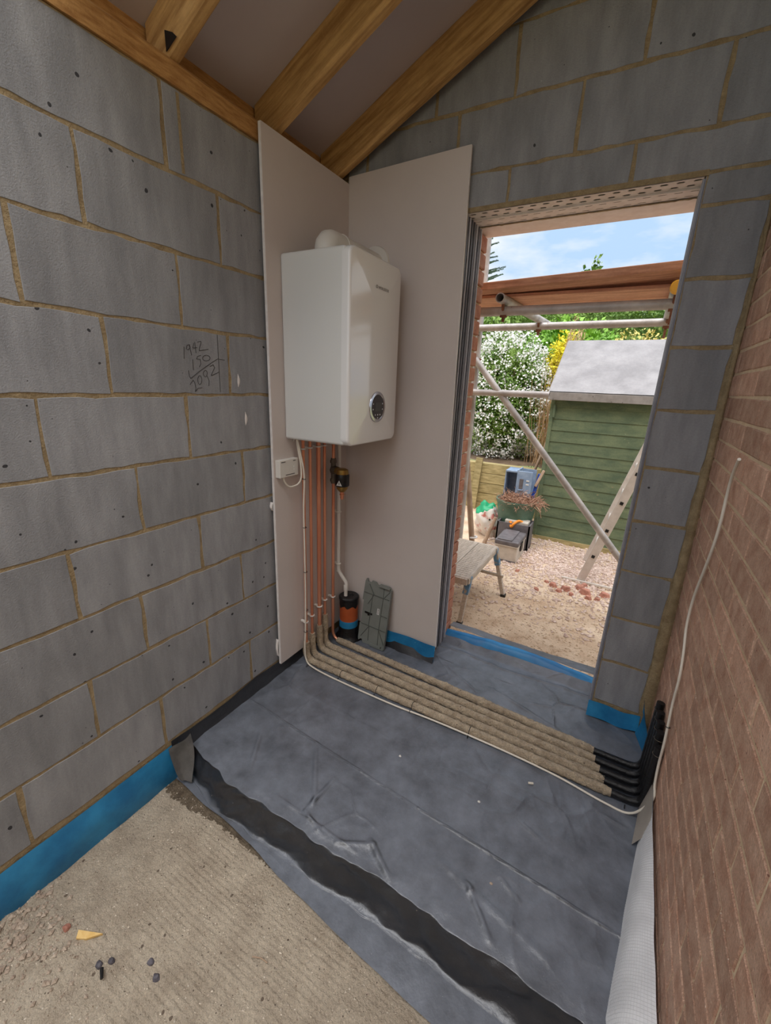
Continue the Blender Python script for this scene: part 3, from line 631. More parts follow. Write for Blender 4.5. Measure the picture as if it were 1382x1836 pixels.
# ------------------------------------------------------------------ copper pipes, lagged across the floor
PX = .062
PIPES = [  # y at wall, radius, felt start z, felt end (x, y), riser y, riser top, label
    (-.430, .0075, .135, 1.575, -.440, -.438, .30, 'copper pipe nearest the white cable, first of the five under the boiler'),
    (-.380, .0075, .165, 1.545, -.394, -.392, .33, 'second copper pipe from the white cable under the boiler'),
    (-.315, .0110, .180, 1.530, -.350, -.348, .34, 'thickest copper pipe, middle of the five under the boiler'),
    (-.266, .0075, .225, 1.510, -.305, -.304, .35, 'fourth copper pipe from the white cable under the boiler'),
    (-.190, .0085, None, 1.500, -.258, -.258, .36, 'copper pipe with the magnetic filter, last before the white waste pipe')]
FR = .0178
for i, (y, r, fz, xe, ye, yr, zt, lab) in enumerate(PIPES):
    cp = thing('copper_pipe', lab, 'pipe', (PX, y, .0), 'heating pipes under the boiler')
    RX = wr_x(.1)-.024
    path = resample(rounded([(PX, y, BZ0+.004), (PX, y, .024), (PX+.16, y+.35*(ye-y)*.3, .024), (.75, (y+ye)/2, .025), (xe, ye, .025), (RX, yr, .025), (RX+.004, yr, zt)], .055, 8), .006)
    i0 = next(k for k, p_ in enumerate(path) if (p_.z < fz if fz else p_.x > PX+.03)); i1 = next(k for k, p_ in enumerate(path) if p_.x > xe)
    tube('pipe', path[:i0+3], r, M_COPPER, cp, n=14)
    fp_ = path[i0:i1]
    rad = [FR*(1+.06*noise.noise(Vector((q.x*6, i*7, 0)))+(.3*math.exp(-((q.x-.80)/.010)**2)+.22*math.exp(-((q.x-1.0)/.03)**2))*(i == 4))*(1 if 3 < k < len(fp_)-3 else .86) for k, q in enumerate(fp_)]
    fl = tube('felt_lagging', fp_, rad, M_FELT, cp, n=20, jit=.20, sc=75); fl['label'] = 'hairy brown felt wrapped round the pipe'
    g = np.random.default_rng(40+i); mb = MB(); nf = 2400
    for q in range(nf):
        k = g.integers(1, len(fp_)-2); t_ = (fp_[k+1]-fp_[k-1]).normalized(); u_ = t_.orthogonal().normalized(); w_ = t_.cross(u_); a = g.random()*2*PI
        d = u_*math.cos(a)+w_*math.sin(a)
        if d.z < -.4 and fp_[k].x > .2: continue
        p0 = fp_[k]+d*FR*1.0; dr = (d*.9+t_*g.normal()*.9+Vector(g.normal(size=3))*.3).normalized(); L = .003+.006*g.random(); sdv = dr.cross(d).normalized()*.0006
        if sdv.length < 1e-5: continue
        mb.add([p0-sdv, p0+sdv, p0+dr*L+t_*.002*g.normal()], [(0, 1, 2)])
    fb = mb.build('felt_fibres', M_FIBRE, fl, fix=False); fb['kind'] = 'stuff'
    bt = tube('black_sleeve', path[i1-2:], .0138, M_TAPE, cp, n=14, jit=.07, sc=60); bt['label'] = 'black taped tail turning up the brick wall'
    ring('sleeve_tie', (RX+.004, yr, zt-.03), (0, 0, 1), .0158, .0012, M_STEELD, bt, 14, 5)
    for z in ((1.185, .285-.02*i*0+.012*(i in (2,))) if i < 4 else (1.190, .30)):
        z = z-(.03 if i == 0 else .015 if i == 1 else 0)*(z < .6)+(.0 if i != 3 else .03*(z < .6))
        cl = ring('pipe_clip', (PX, y, z), (0, 0, 1), r+.003, .004, M_PLAST, cp, 16, 8)
        box('clip_foot', (.029, PX-r, y-.006, y+.006, z-.005, z+.005), M_PLAST, cl, bevel=.0015)
# magnetic filter on the last pipe
mfx, mfy = .142, -.222
mf = thing('magnetic_filter', 'brass and black magnetic filter on the last copper pipe below the boiler', 'filter', (mfx, mfy, .93))
mb = MB(); mb.tube([(PX, -.19, 1.110), (PX, -.19, 0.975)], .0135, 14); mb.tube([(PX, -.19, 1.100), (PX, -.19, 1.085)], .0175, 8); mb.tube([(PX, -.19, 1.000), (PX, -.19, 0.985)], .0175, 8); mb.build('pipe_union', M_STEELD, mf, smooth=True, sharp=40)
mb = MB(); mb.tube([(PX, -.19, 1.048), (.10, -.205, 1.048)], .024, 8); mb.build('union_nut', M_STEELD, mf)
tube('brass_arm', [(.095, -.203, 1.048), (.13, -.217, 1.046), (.165, -.229, 1.042)], [.021, .024, .022], M_BRASS, mf, n=18)
bd = lathe('brass_head', [(.018, 1.070), (.030, 1.064), (.034, 1.040), (.034, 1.025)], (mfx, mfy, 0), M_BRASS, mf, n=28)
jk = lathe('black_jacket', [(.0345, 1.042), (.0375, 1.036), (.0375, 0.983), (.034, 0.978), (.02, 0.978)], (mfx, mfy, 0), M_BLK, mf, n=28)
lathe('brass_cup', [(.029, 0.979), (.029, 0.965), (.016, 0.948), (.012, 0.946)], (mfx, mfy, 0), M_BRASS, mf, n=24)
lathe('drain_cock', [(.010, 0.948), (.010, 0.935), (.0135, 0.933), (.0135, 0.929), (.009, 0.928), (.010, 0.915), (.007, 0.906)], (mfx, mfy, 0), M_COPPER, mf, n=12)
box('cap_plate', (mfx+.024, mfx+.032, mfy-.012, mfy+.012, 1.025, 1.052), M_BRASS, mf, bevel=.004)
d_ = Vector((.35, -.94, 0)).normalized(); e_ = Vector((.94, .35, 0)); cc = Vector((mfx, mfy, 0))+d_*.0382-e_*.006
tri = [cc+e_*a+Vector((0, 0, z))+d_*w for w in (0, .0008) for a, z in ((-.015, 0.987), (.015, 0.985), (.0, 1.014))]
wt = mesh('warning_label', tri, [(0,1,2),(5,4,3),(0,3,4,1),(1,4,5,2),(2,5,3,0)], M_LABEL, jk); wt['label'] = 'white triangular warning label'
mesh('warning_mark', [cc+e_*a+Vector((0, 0, z))+d_*.0012 for a, z in ((-.002, 0.992), (.002, 0.992), (.0015, 1.004), (-.0015, 1.004))], [(0,1,2,3)], M_PRINT, wt)
# white waste pipe and the drain stub it drops into
DSX, DSY = .112, -.098
wp = thing('waste_pipe', 'thin white plastic waste pipe dropping into the orange drain stub', 'pipe', (.055, -.13, .2))
tube('pipe', resample(rounded([(.055, -.13, BZ0), (.055, -.13, .44), (.105, -.115, .365), (DSX-.01, -.118, .345), (DSX-.01, -.118, .285)], .018, 5), .012), .0108, M_PLAST, wp, n=16)
for z in (.44, ): ring('socket', (.055, -.13, z), (0, 0, 1), .0115, .003, M_PLAST, wp, 16, 6)
tube('elbow', [(DSX-.012, -.1165, .355), (DSX-.01, -.118, .345), (DSX-.01, -.118, .322)], .0135, M_PLAST, wp, n=16)
for z in (.80, .485, 1.19):
    cl = ring('pipe_clip', (.055, -.13, z), (0, 0, 1), .0125, .004, M_PLAST, wp, 16, 8); box('clip_foot', (.029, .045, -.136, -.124, z-.005, z+.005), M_PLAST, cl)
dr = thing('drain_pipe', 'short orange soil pipe stub with black cap and blue tape in the corner', 'pipe', (DSX, DSY, 0))
lathe('pipe', [(.055, .0), (.055, .245)], (DSX, DSY, 0), M_TERRA, dr, n=32)
nse = [(lambda a: .222+.012*noise.noise(Vector((math.cos(a)*3, math.sin(a)*3, 1)))+.008*math.sin(7*a))(2*PI*k/48) for k in range(48)]
vs = [(DSX+.0562*math.cos(2*PI*k/48), DSY+.0562*math.sin(2*PI*k/48), z if z else nse[k]) for z in (0, .267) for k in range(48)]
mesh('torn_tape', vs, [(k, (k+1) % 48, 48+(k+1) % 48, 48+k) for k in range(48)], M_BLK, dr, smooth=True)
lathe('rubber_cap', [(.0562, .262), (.060, .266), (.060, .278), (.054, .283), (.030, .282), (.026, .276)], (DSX, DSY, 0), M_TAPE, dr, n=32)
lathe('blue_tape', [(.0558, .080), (.0562, .083), (.0562, .126), (.0558, .129)], (DSX, DSY, 0), M_BLUE, dr, n=32)
lathe('black_skirt', [(.092, .003), (.075, .012), (.062, .040), (.0585, .082), (.057, .086)], (DSX, DSY, 0), M_TAPE, dr, n=24)
# grey boiler base cover leaning on the board
T0, TU, TV = Vector((.188, -.103, .006)), Vector((.185, .0, .004)), Vector((.004, .062, .392))
TN = TU.cross(TV).normalized();  TN = TN if TN.y < 0 else -TN
tp = lambda u, v, w: T0+TU*u+TV*v+TN*w
cv = thing('base_cover', 'grey plastic base cover leaning against the plasterboard beside the drain stub', 'cover', T0+TU*.5)
out = [(.02,.02),(.0,.06),(.0,.30),(.05,.31),(.05,.66),(0,.67),(.03,.96),(.06,1.0),(.10,1.0),(.13,.955),(.24,.95),(.27,.985),(.42,.975),(.50,.93),(.58,.965),(.92,.955),(1.0,.92),(1.0,.0),(.62,.0),(.60,.03),(.50,.03),(.48,.0),(.18,.0),(.16,.05),(.10,.05)]
n = len(out); vs = [tp(u, v, w) for w in (.0, .010) for u, v in out]
cb = mesh('panel', vs, [tuple(range(n)), tuple(range(2*n-1, n-1, -1))]+[(k, (k+1) % n, n+(k+1) % n, n+k) for k in range(n)], M_TRAY, cv)
def rib(name, pts, w=.0022, h=.004):
    mb = MB()
    for a, b in zip(pts, pts[1:]): mb.bar(tp(*a, .010+h/2), tp(*b, .010+h/2), w, h, up=TN)
    return mb.build(name, pm('rib_grey', rgb(92,96,92), rough=.5) if 'rib_grey' not in MATS else MATS['rib_grey'], cb)
for pts in ([(.05,.79),(.97,.76)], [(.05,.30),(.97,.27)], [(.34,.28),(.36,.78)], [(.72,.28),(.74,.76)], [(.20,.93),(.40,.78),(.22,.62)], [(.97,.90),(.74,.76)], [(.10,.10),(.36,.29)], [(.97,.05),(.72,.27)], [(.36,.28),(.38,.06)], [(.72,.28),(.74,.04)], [(.74,.50),(.97,.49)], [(.74,.76),(.73,.92)]): rib('rib', pts)
mb = MB()
for a, b in zip(out[16:17]+out[17:18], out[17:18]+out[18:19]): mb.bar(tp(*a, .014), tp(*b, .014), .004, .018, up=TN)
mb.build('rim', M_TRAY, cb)
mb = MB(); mb.bar(tp(.58, .945, .014), tp(.96, .935, .014), .01, .02, up=TN); mb.build('top_ledge', M_TRAY, cb)
mb = MB(); mb.bar(tp(.50, .02, .014), tp(.88, .015, .014), .012, .02, up=TN); mb.build('bottom_ledge', M_TRAY, cb)
mb = MB(); mb.bar(tp(.14, .485, .0105), tp(.42, .475, .0105), .012, .002, up=TN); mb.bar(tp(.27, .49, .0108), tp(.30, .445, .0108), .014, .002, up=TN); mb.build('slot', M_BLK, cb)
mb = MB(); mb.bar(tp(.62, .50, .0108), tp(.62, .59, .0108), .014, .0008, up=TN); lb = mb.build('sticker', M_LABEL, cb); lb['label'] = 'small white sticker'
mb = MB()
for q in (.515, .528, .536, .55, .562, .57, .58): mb.bar(tp(.60, q, .0115), tp(.64, q, .0115), .0022, .0004, up=TN)
mb.build('sticker_print', M_PRINT, lb)

# ------------------------------------------------------------------ cables
wall_run = [(1.690,-.498,.124),(1.689,-.477,.167),(1.687,-.44,.232),(1.685,-.473,.348),(1.684,-.448,.41),(1.682,-.411,.476),(1.680,-.456,.609),(1.679,-.416,.659),(1.677,-.317,.734),(1.675,-.323,.834),(1.673,-.396,.956),(1.671,-.437,1.064),(1.669,-.468,1.152),(1.668,-.428,1.219),(1.664,-.459,1.299),(1.650,-.564,1.345)]
wall_run = [(x-.002, y, z) for x, y, z in wall_run]
sm = [wall_run[0]]+[tuple((a+2*b+c)/4 for a, b, c in zip(p_, q_, s_)) for p_, q_, s_ in zip(wall_run, wall_run[1:], wall_run[2:])]+[wall_run[-1]]
ck = thing('white_cable', 'long white cable from the boiler, along the lagged pipes and up the brick wall', 'cable', (.06, -.46, 0))
run = catmull([(.075,-.485,BZ0+.004),(.078,-.468,1.17),(.082,-.452,1.09),(.082,-.449,1.02),(.078,-.452,.90),(.080,-.453,.70),(.080,-.452,.45),(.080,-.457,.24),(.078,-.462,.12),(.085,-.462,.05),(.125,-.466,.022),(.28,-.474,.016),(.62,-.474,.016),(.85,-.462,.018),(1.15,-.458,.018),(1.38,-.464,.014),(1.55,-.487,.012),(1.64,-.49,.02)]+sm, 6)
tube('sheath', resample(run, .012), .0042, M_CABLE, ck, n=10)
for p_, ax in (((.080,-.450,1.045),(0,.1,1)), ((.079,-.448,.80),(0,0,1)), ((.080,-.449,.56),(0,0,1)), ((.080,-.447,.34),(0,0,1)), ((.079,-.455,.215),(0,0,1))):
    ring('cable_tie', p_, ax, .0085, .0016, M_BLK, ck, 12, 5)
for x in (.095, .30, .52, .72, 1.005, 1.62): ring('cable_tie', (x, -.468, .016), (1, 0, 0), .0065, .0014, M_BLK, ck, 12, 5)
for x in (.30, .52, .72, 1.005): ring('cable_tie', (x, -.430-.010*(x-.06)/1.5-.001, .0255), (1, -.006, 0), FR+.0012, .0014, M_BLK, ck, 20, 5)
ring('cable_tie', (1.683, -.447, .40), (0, .3, 1), .0062, .0014, M_BLK, ck, 12, 5)
rk = thing('receiver_cable', 'short white cable looping from the receiver box up to the boiler', 'cable', (.05, -.5, 1.0))
tube('sheath', resample(catmull([(.048,-.553,1.068),(.050,-.549,1.045),(.054,-.522,1.017),(.066,-.480,1.022),(.074,-.462,1.05),(.074,-.461,1.11),(.070,-.470,1.17),(.064,-.478,BZ0+.004)], 10), .006), .0042, M_CABLE, rk, n=10)

# ------------------------------------------------------------------ small litter
def lump(name, c, s, mat, label, cat, group=None, seed=0, flat=.7):
    bm = bmesh.new(); bmesh.ops.create_icosphere(bm, subdivisions=2, radius=1); vs = []
    for q in bm.verts:
        k = 1+.35*noise.noise(q.co*1.4+Vector((seed*3.1, 0, 0))); vs.append((c[0]+q.co.x*s*k, c[1]+q.co.y*s*k*.8, c[2]+s*flat*.7+q.co.z*s*k*flat))
    fs = [tuple(x.index for x in fc.verts) for fc in bm.faces]; bm.free()
    return tag(mesh(name, vs, fs, mat), label, cat, group)
tag(mesh('wood_splinter', [(x, y, sandz(x, y)+h) for h in (.001, .008) for x, y in ((.222,-1.672),(.236,-1.686),(.262,-1.672),(.290,-1.640),(.268,-1.650))], [(0,1,2,3,4),(9,8,7,6,5)]+[(k,(k+1)%5,5+(k+1)%5,5+k) for k in range(5)], M_CHIP), 'pale wood splinter lying on the sandy floor', 'wood chip')
for i, (x, y, s, m_, lab) in enumerate(((.184,-1.687,.012,M_CHUNK,'small pinkish stone on the sandy floor left of the wood splinter'),(.352,-1.683,.011,M_DSTONE,'dark grey chip beside a black plug on the sandy floor'),(.372,-1.660,.010,M_DSTONE,'dark chip nearest the wood splinter'),(.469,-1.605,.011,M_DSTONE,'upper of the two dark chips in the middle of the sandy floor'),(.513,-1.617,.012,M_DSTONE,'lower of the two dark chips in the middle of the sandy floor'))):
    lump('stone_chip', (x, y, sandz(x, y)-.004), s, m_, lab, 'stone', 'chips on the sand', i)
tag(tube('wall_plug', [(.372,-1.685,-.100),(.395,-1.697,-.099)], [.005, .004], M_BLK, n=8), 'black plastic plug on the sandy floor', 'wall plug')
tag(tube('twig', [(.71,-1.45,-.104),(.735,-1.44,-.103),(.757,-1.438,-.104)], .0016, M_WOODST, n=6), 'thin twig on the sandy floor', 'twig')
for i, (x, y, m_, lab) in enumerate(((1.294,-.551,M_CABLE,'white offcut of cable on the black sheet near the black pipes'),(.795,-.708,M_PLAST,'tiny white crumb in the middle of the black sheet'),(1.143,-.731,M_PLAST,'tiny pale crumb on the black sheet right of the crease'),(1.262,-.977,M_STONE,'small grey pebble on the black sheet near the step'))):
    if i == 0: tag(tube('cable_offcut', [(x-.008, y-.004, .012), (x+.010, y+.004, .012)], .0042, m_, n=8), lab, 'offcut')
    else: lump('crumb', (x, y, .004), .0055, m_, lab, 'crumb', None, 20+i)
g = np.random.default_rng(5); mb = MB()
for i in range(420):
    x = abs(g.normal())*.14+.01; y = -1.76+g.normal()*.06-.05*g.random(); s = .0025+.005*g.random()**3*1.6
    if x > .5: continue
    c = Vector((x, y, sandz(x, y)+s*.4)); q = [c+Vector(d)*s*(.7+.6*g.random()) for d in ((1,0,0),(0,1,0),(-1,0,0),(0,-1,0),(0,0,.8),(0,0,-.8))]
    mb.add(q, [(0,1,4),(1,2,4),(2,3,4),(3,0,4),(1,0,5),(2,1,5),(3,2,5),(0,3,5)])
tag(mb.build('loose_grit', M_STONE), 'loose grit and crumbs in the near left corner of the sandy floor', 'grit', kind='stuff')
for i, (x, y, s) in enumerate(((.03,-1.80,.016),(.07,-1.82,.012),(.11,-1.765,.010),(.055,-1.765,.011))):
    lump('pebble', (x, y, sandz(x, y)-.004), s, M_STONE, ('biggest','second biggest','small round','low flat')[i]+' pebble among the grit by the blue strip', 'pebble', 'pebbles in the grit', 30+i)

# ------------------------------------------------------------------ outdoors
G = -.15
def gz(x, y): return G+.012*fbm((x, y, 7), 3, 3)+.004*fbm((x, y, 1), 2, 20)+.03*max(0, min(1, (y-2.0)))*max(0, min(1, (1.0-x)))
v, f = grid(170, 170, lambda u, t: (lambda x, y: (x, y, gz(x, y)))(-1.4+4.2*u, .3+3.9*t))
gr = struct(mesh('ground', v, f, M_GROUND, smooth=True, fix=False))
mb = MB()
for (a, b, c, d) in ((-30, 30, 4.15, 40), (-30, -1.35, .3, 4.15), (2.75, 30, .3, 4.15), (-30, 30, -30, ROOM_END-.1), (-30, -.1, ROOM_END-.1, .3), (1.8, 30, ROOM_END-.1, .3)): mb.box(a, b, c, d, G-.2, G-.02)
struct(mb.build('ground_far', pm('rough_grass', rgb(120,128,84), rgb(160,152,112), 3, .9, .5, 30)))
g = np.random.default_rng(11); mb = MB(); k = 0
while k < 5200:
    x, y = .2+1.6*g.random(), .9+2.1*g.random()
    dens = math.exp(-((x-1.15)/.55)**2)*math.exp(-((y-2.25)/.5)**2)+.10
    if g.random() > dens: continue
    k += 1; s = .007+.012*g.random()**2
    c = Vector((x, y, gz(x, y)+s*.3)); q = [c+Vector(d)*s*(.6+.8*g.random()) for d in ((1,0,0),(0,1,0),(-1,0,0),(0,-1,0),(0,0,.7),(0,0,-.7))]
    mb.add(q, [(0,1,4),(1,2,4),(2,3,4),(3,0,4),(1,0,5),(2,1,5),(3,2,5),(0,3,5)])
tag(mb.build('gravel', M_GRAV), 'pinkish gravel scattered over the yard in front of the green shed', 'gravel', kind='stuff')
mb = MB(); k = 0
while k < 2600:
    x, y = .45+1.1*g.random(), .36+1.6*g.random()
    k += 1; s = .0025+.0045*g.random()**2
    c = Vector((x, y, gz(x, y)+s*.3)); q = [c+Vector(d)*s*(.6+.8*g.random()) for d in ((1.6,0,0),(0,1,0),(-1.6,0,0),(0,-1,0),(0,0,.7),(0,0,-.7))]
    mb.add(q, [(0,1,4),(1,2,4),(2,3,4),(3,0,4),(1,0,5),(2,1,5),(3,2,5),(0,3,5)])
tag(mb.build('grit', pm('dust_grit', rgb(172,146,120), rgb(214,192,166), 40, .9)), 'fine dusty grit trodden into the ground outside the door', 'grit', kind='stuff')
CH = [(1.041,1.70,.045),(1.10,1.62,.035),(1.15,1.68,.05),(1.25,1.78,.05),(1.30,1.70,.055),(1.33,1.62,.035),(1.45,1.73,.05),(.93,1.53,.03),(.70,1.86,.03),(1.20,1.60,.03),(.98,1.75,.028),(1.40,1.64,.03),(1.28,1.86,.035)]
WH = ['left end of the red rubble','small red brick lump below the rubble','middle of the red rubble','red brick lump under the ladder foot','largest red brick lump in front of the ladder','small red lump nearest the door among the rubble','red brick lump at the right jamb','flat red shard on the bare ground','red shard beside the toolbox','tiny red shard at the near side of the rubble','red shard at the gravel edge','red shard by the right jamb, smaller one','red shard tucked behind the ladder foot']
for i, (x, y, s) in enumerate(CH):
    gg = np.random.default_rng(60+i); vs = []; a0 = gg.random()*PI
    for zz in (0, 1):
        for q in range(5):
            a = a0+2*PI*q/5+gg.normal()*.2; vs.append((x+s*math.cos(a)*(1-.35*zz), y+s*.8*math.sin(a)*(1-.35*zz), gz(x, y)-.004+zz*s*(.7+.3*gg.random())))
    tag(mesh('brick_chunk', vs, [(4,3,2,1,0),(5,6,7,8,9)]+[(q,(q+1)%5,5+(q+1)%5,5+q) for q in range(5)], M_CHUNK, bevel=.003, seg=1), WH[i] if 'brick' in WH[i] or 'red' in WH[i] else WH[i], 'rubble', 'broken brick by the ladder')
tag(box('white_batten', (1.08, 1.62, 1.90, 1.912, G+.012, G+.026), M_PLAST), 'thin white strip lying across the gravel at the ladder foot', 'strip')
# --- shed
SX0, SX1, SY0, SY1, SE, SRZ = .63, 2.45, 2.88, 4.3, 1.44, 2.03
sh = thing('garden_shed', 'green timber shed with grey felt roof beyond the doorway', 'shed', (1.5, 3.5, G))
box('core', (SX0+.02, SX1-.02, SY0+.02, SY1-.02, G+.03, SE-.02), M_SHED, sh)
nbd = 13; hb = (SE-G-.05)/nbd
for i in range(nbd):
    z0 = G+.05+hb*i
    mesh('plank', [(x, y, z) for x in (SX0, SX1) for y, z in ((SY0-.001, z0), (SY0+.006, z0+hb-.0015), (SY0+.03, z0+hb-.002), (SY0+.03, z0))], [(0,3,2,1),(4,5,6,7),(0,1,5,4),(1,2,6,5),(2,3,7,6),(3,0,4,7)], M_SHED, sh)
    mesh('plank', [(x, y, z) for y in (SY0+.01, SY1) for x, z in ((SX0-.001, z0), (SX0+.006, z0+hb-.0015), (SX0+.03, z0+hb-.002), (SX0+.03, z0))], [(0,3,2,1),(4,5,6,7),(0,1,5,4),(1,2,6,5),(2,3,7,6),(3,0,4,7)], M_SHED, sh)
box('corner_post', (SX0-.012, SX0+.025, SY0-.014, SY0+.02, G+.05, SE), M_SHED, sh, bevel=.003)
box('base_rail', (SX0, SX1, SY0-.01, SY0+.04, G-.02, G+.05), M_SLEEP, sh)
RXA, RXB, RYM = SX0-.04, SX1+.05, 3.6
for (ya, yb) in ((SY0-.07, RYM), (SY1+.07, RYM)):
    za = SE+.03
    nr = 20
    vs = []; 
    v, f = grid(24, 18, lambda u, t: (RXA+(RXB-RXA)*u, ya+(yb-ya)*t, za+(SRZ-za)*t+.012+.004*noise.noise(Vector((u*9, t*5, 1)))-.004*math.sin(PI*t)))
    mesh('roof_felt', v, f, M_FELTR, sh, smooth=True)
    vs = [(x, y, z) for x in (RXA+.01, RXB-.01) for y, z in ((ya, za-.02), (yb, SRZ-.02), (yb, SRZ-.004), (ya, za-.004))]
    mesh('roof_deck', vs, [(0,1,2,3),(7,6,5,4),(0,4,5,1),(1,5,6,2),(2,6,7,3),(3,7,4,0)], M_FASC, sh)
box('fascia', (RXA, RXB, SY0-.082, SY0-.068, SE-.045, SE+.033), M_FASC, sh, bevel=.003)
v = [(x, y, z) for x in (RXA-.006, RXA+.006) for y, z in ((SY0-.08, SE-.03), (RYM, SRZ-.05), (RYM, SRZ+.004), (SY0-.08, SE+.034))]
mesh('barge_board', v, [(0,1,2,3),(7,6,5,4),(0,4,5,1),(1,5,6,2),(2,6,7,3),(3,7,4,0)], M_FASC, sh)
for sgn in (0, 1): mesh('gable', [(SX0+.01 if not sgn else SX1-.01, y, z) for y, z in ((SY0+.02, SE-.03), (SY1-.02, SE-.03), (RYM, SRZ-.03))], [(0,1,2)], M_SHED, sh)
lathe('hook', [(.012, 0), (.012, .12), (.004, .13)], (SX0+.03, SY0-.02, 1.22), M_SHED, sh, n=8)
# --- sleeper wall of the raised bed
sw = thing('sleeper_wall', 'low retaining wall of stacked timber sleepers left of the shed', 'wall', (-.3, 3.65, G))
for i in range(5):
    z0 = G-.02+.138*i; box('sleeper', (-2.2+.03*(i % 2), .60-.02*(i % 2), 3.60+.006*random.random(), 3.70, z0, z0+.134), M_SLEEP, sw, bevel=.006)
mb = MB(); mb.bar((-.33, 3.54, G-.05), (-.30, 3.585, .58), .09, .03, up=(0, 1, 0)); mb.build('upright', M_SLEEP, sw)
v, f = grid(40, 20, lambda u, t: (-2.2+2.82*u, 3.7+2.2*t, .52+.04*fbm((u*6, t*6, 0), 3, 1)))
struct(mesh('raised_bed', v, f, pm('soil', rgb(92,74,58), rgb(120,100,80), 12, .95, .6, 60), smooth=True, fix=False))
# --- planting
def bush(name, label, c, r, n, leaf, mat, seed, flowers=None, cat='shrub', core=None):
    b = thing(name, label, cat, (c[0], c[1], c[2]-r[2]))
    P_ = blob(n, c, r, seed); o = leaves('foliage', P_, leaf, mat, b, seed=seed); o['kind'] = 'stuff'
    d = blob(260, c, [q*.62 for q in r], seed+5, .98)
    o = leaves('inner_foliage', blob(n//2, c, [q*.72 for q in r], seed+6, .8), leaf*2.2, core or mat, b, seed=seed+1); o['kind'] = 'stuff'
    mb = MB()
    for q in range(6):
        a = 2*PI*q/6; mb.tube([(c[0]+.04*math.cos(a), c[1]+.04*math.sin(a), c[2]-r[2]-.1), (c[0]+.35*r[0]*math.cos(a), c[1]+.35*r[1]*math.sin(a), c[2]), (c[0]+.6*r[0]*math.cos(a), c[1]+.6*r[1]*math.sin(a), c[2]+.5*r[2])], [.014, .009, .004], 6)
    mb.build('stems', M_WOODST, b)
    if flowers:
        fm, fn, fs_, fl_ = flowers; gq = np.random.default_rng(seed+9); cen = blob(fn, c, [q*1.04 for q in r], seed+2, .86)
        P2 = np.repeat(cen, 7, 0)+gq.normal(size=(fn*7, 3))*fl_; o = leaves('blossom', P2, fs_, fm, b, aspect=1.1, seed=seed+3, upish=.2); o['kind'] = 'stuff'
    return b
bush('flowering_shrub', 'large shrub covered in white blossom above the sleepers', (-.28, 4.35, 1.32), (.62, .5, .92), 15000, .034, M_LEAF, 1, (M_BLOSSOM, 1500, .026, .030))
bush('yellow_shrub', 'bright yellow-leaved shrub between the white blossom and the dry grass', (.42, 4.55, 1.45), (.26, .25, .85), 4200, .045, M_LEAFY, 2, core=M_LEAFY)
bush('green_shrub', 'fresh green shrub behind the shed roof and the tall grass', (.35, 5.4, 1.75), (.85, .5, .80), 6500, .075, pm('leaf_fresh', rgb(104,158,44), rgb(150,196,70), 3, .55), 3)
bush('spurge', 'yellow-green flowering clump showing over the shed ridge', (1.25, 5.3, 1.85), (.50, .35, .50), 3200, .045, M_CREAM, 4, core=M_LEAFD)
bush('laurel_shrub', 'dark green shrub at the left behind the scaffold tubes', (-1.1, 5.6, 1.7), (.8, .5, .95), 5000, .075, M_LEAF, 5)
hd = thing('clipped_hedge', 'long clipped green hedge along the far end of the garden', 'hedge', (0, 8.4, G))
gq = np.random.default_rng(77); nh = 26000; P_ = np.stack([-5.5+11*gq.random(nh), 8.0+.25*gq.random(nh), G+(3.02-G)*gq.random(nh)**.6], 1); P_[:, 2] += .05*np.sin(P_[:, 0]*5)
o = leaves('hedge_face', P_, .065, M_LEAF, hd, seed=8); o['kind'] = 'stuff'
P_ = np.stack([-5.5+11*gq.random(9000), 8.0+.9*gq.random(9000), 2.98+.07*gq.random(9000)], 1); o = leaves('hedge_top', P_, .065, M_LEAF, hd, seed=9); o['kind'] = 'stuff'
box('hedge_core', (-5.5, 5.5, 8.2, 8.9, G, 2.93), M_LEAFD, hd)
# tall dry grass
dg_ = thing('dry_grass_clump', 'tall clump of dry straw-coloured grass at the corner of the shed', 'grass', (.45, 4.0, .5)); mb = MB()
for i in range(160):
    a = gq.random()*2*PI; b0 = Vector((.47+.09*gq.normal(), 3.95+.08*gq.normal(), .5)); L = .7+.9*gq.random(); lean = .12+.28*gq.random()
    tip = b0+Vector((math.cos(a)*lean+.10, math.sin(a)*lean, L)); mid = b0.lerp(tip, .55)+Vector((0, 0, .10)); w = .0035
    s_ = Vector((gq.normal(), gq.normal(), 0)).normalized()*w
    mb.add([b0-s_, b0+s_, mid+s_*.8, mid-s_*.8, tip], [(0,1,2,3), (3,2,4)])
o = mb.build('blades', M_DRYG, dg_, fix=False); o['kind'] = 'stuff'
mb = MB()
for i in range(26):
    t0 = Vector((.50+.16*gq.random(), 3.95+.1*gq.normal(), 1.55+.5*gq.random()))
    for q in range(40):
        p0 = t0+Vector((.05*(q/40)+.008*gq.normal(), .01*gq.normal(), .28*q/40)); d = Vector((gq.normal()*.5+.2, gq.normal()*.5, .8)).normalized()*.03; s_ = Vector((.0035, 0, 0)); mb.add([p0-s_, p0+s_, p0+d], [(0,1,2)])
o = mb.build('plumes', pm('grass_plume', rgb(196,160,124), rgb(222,190,156), 20, .9), dg_, fix=False); o['kind'] = 'stuff'
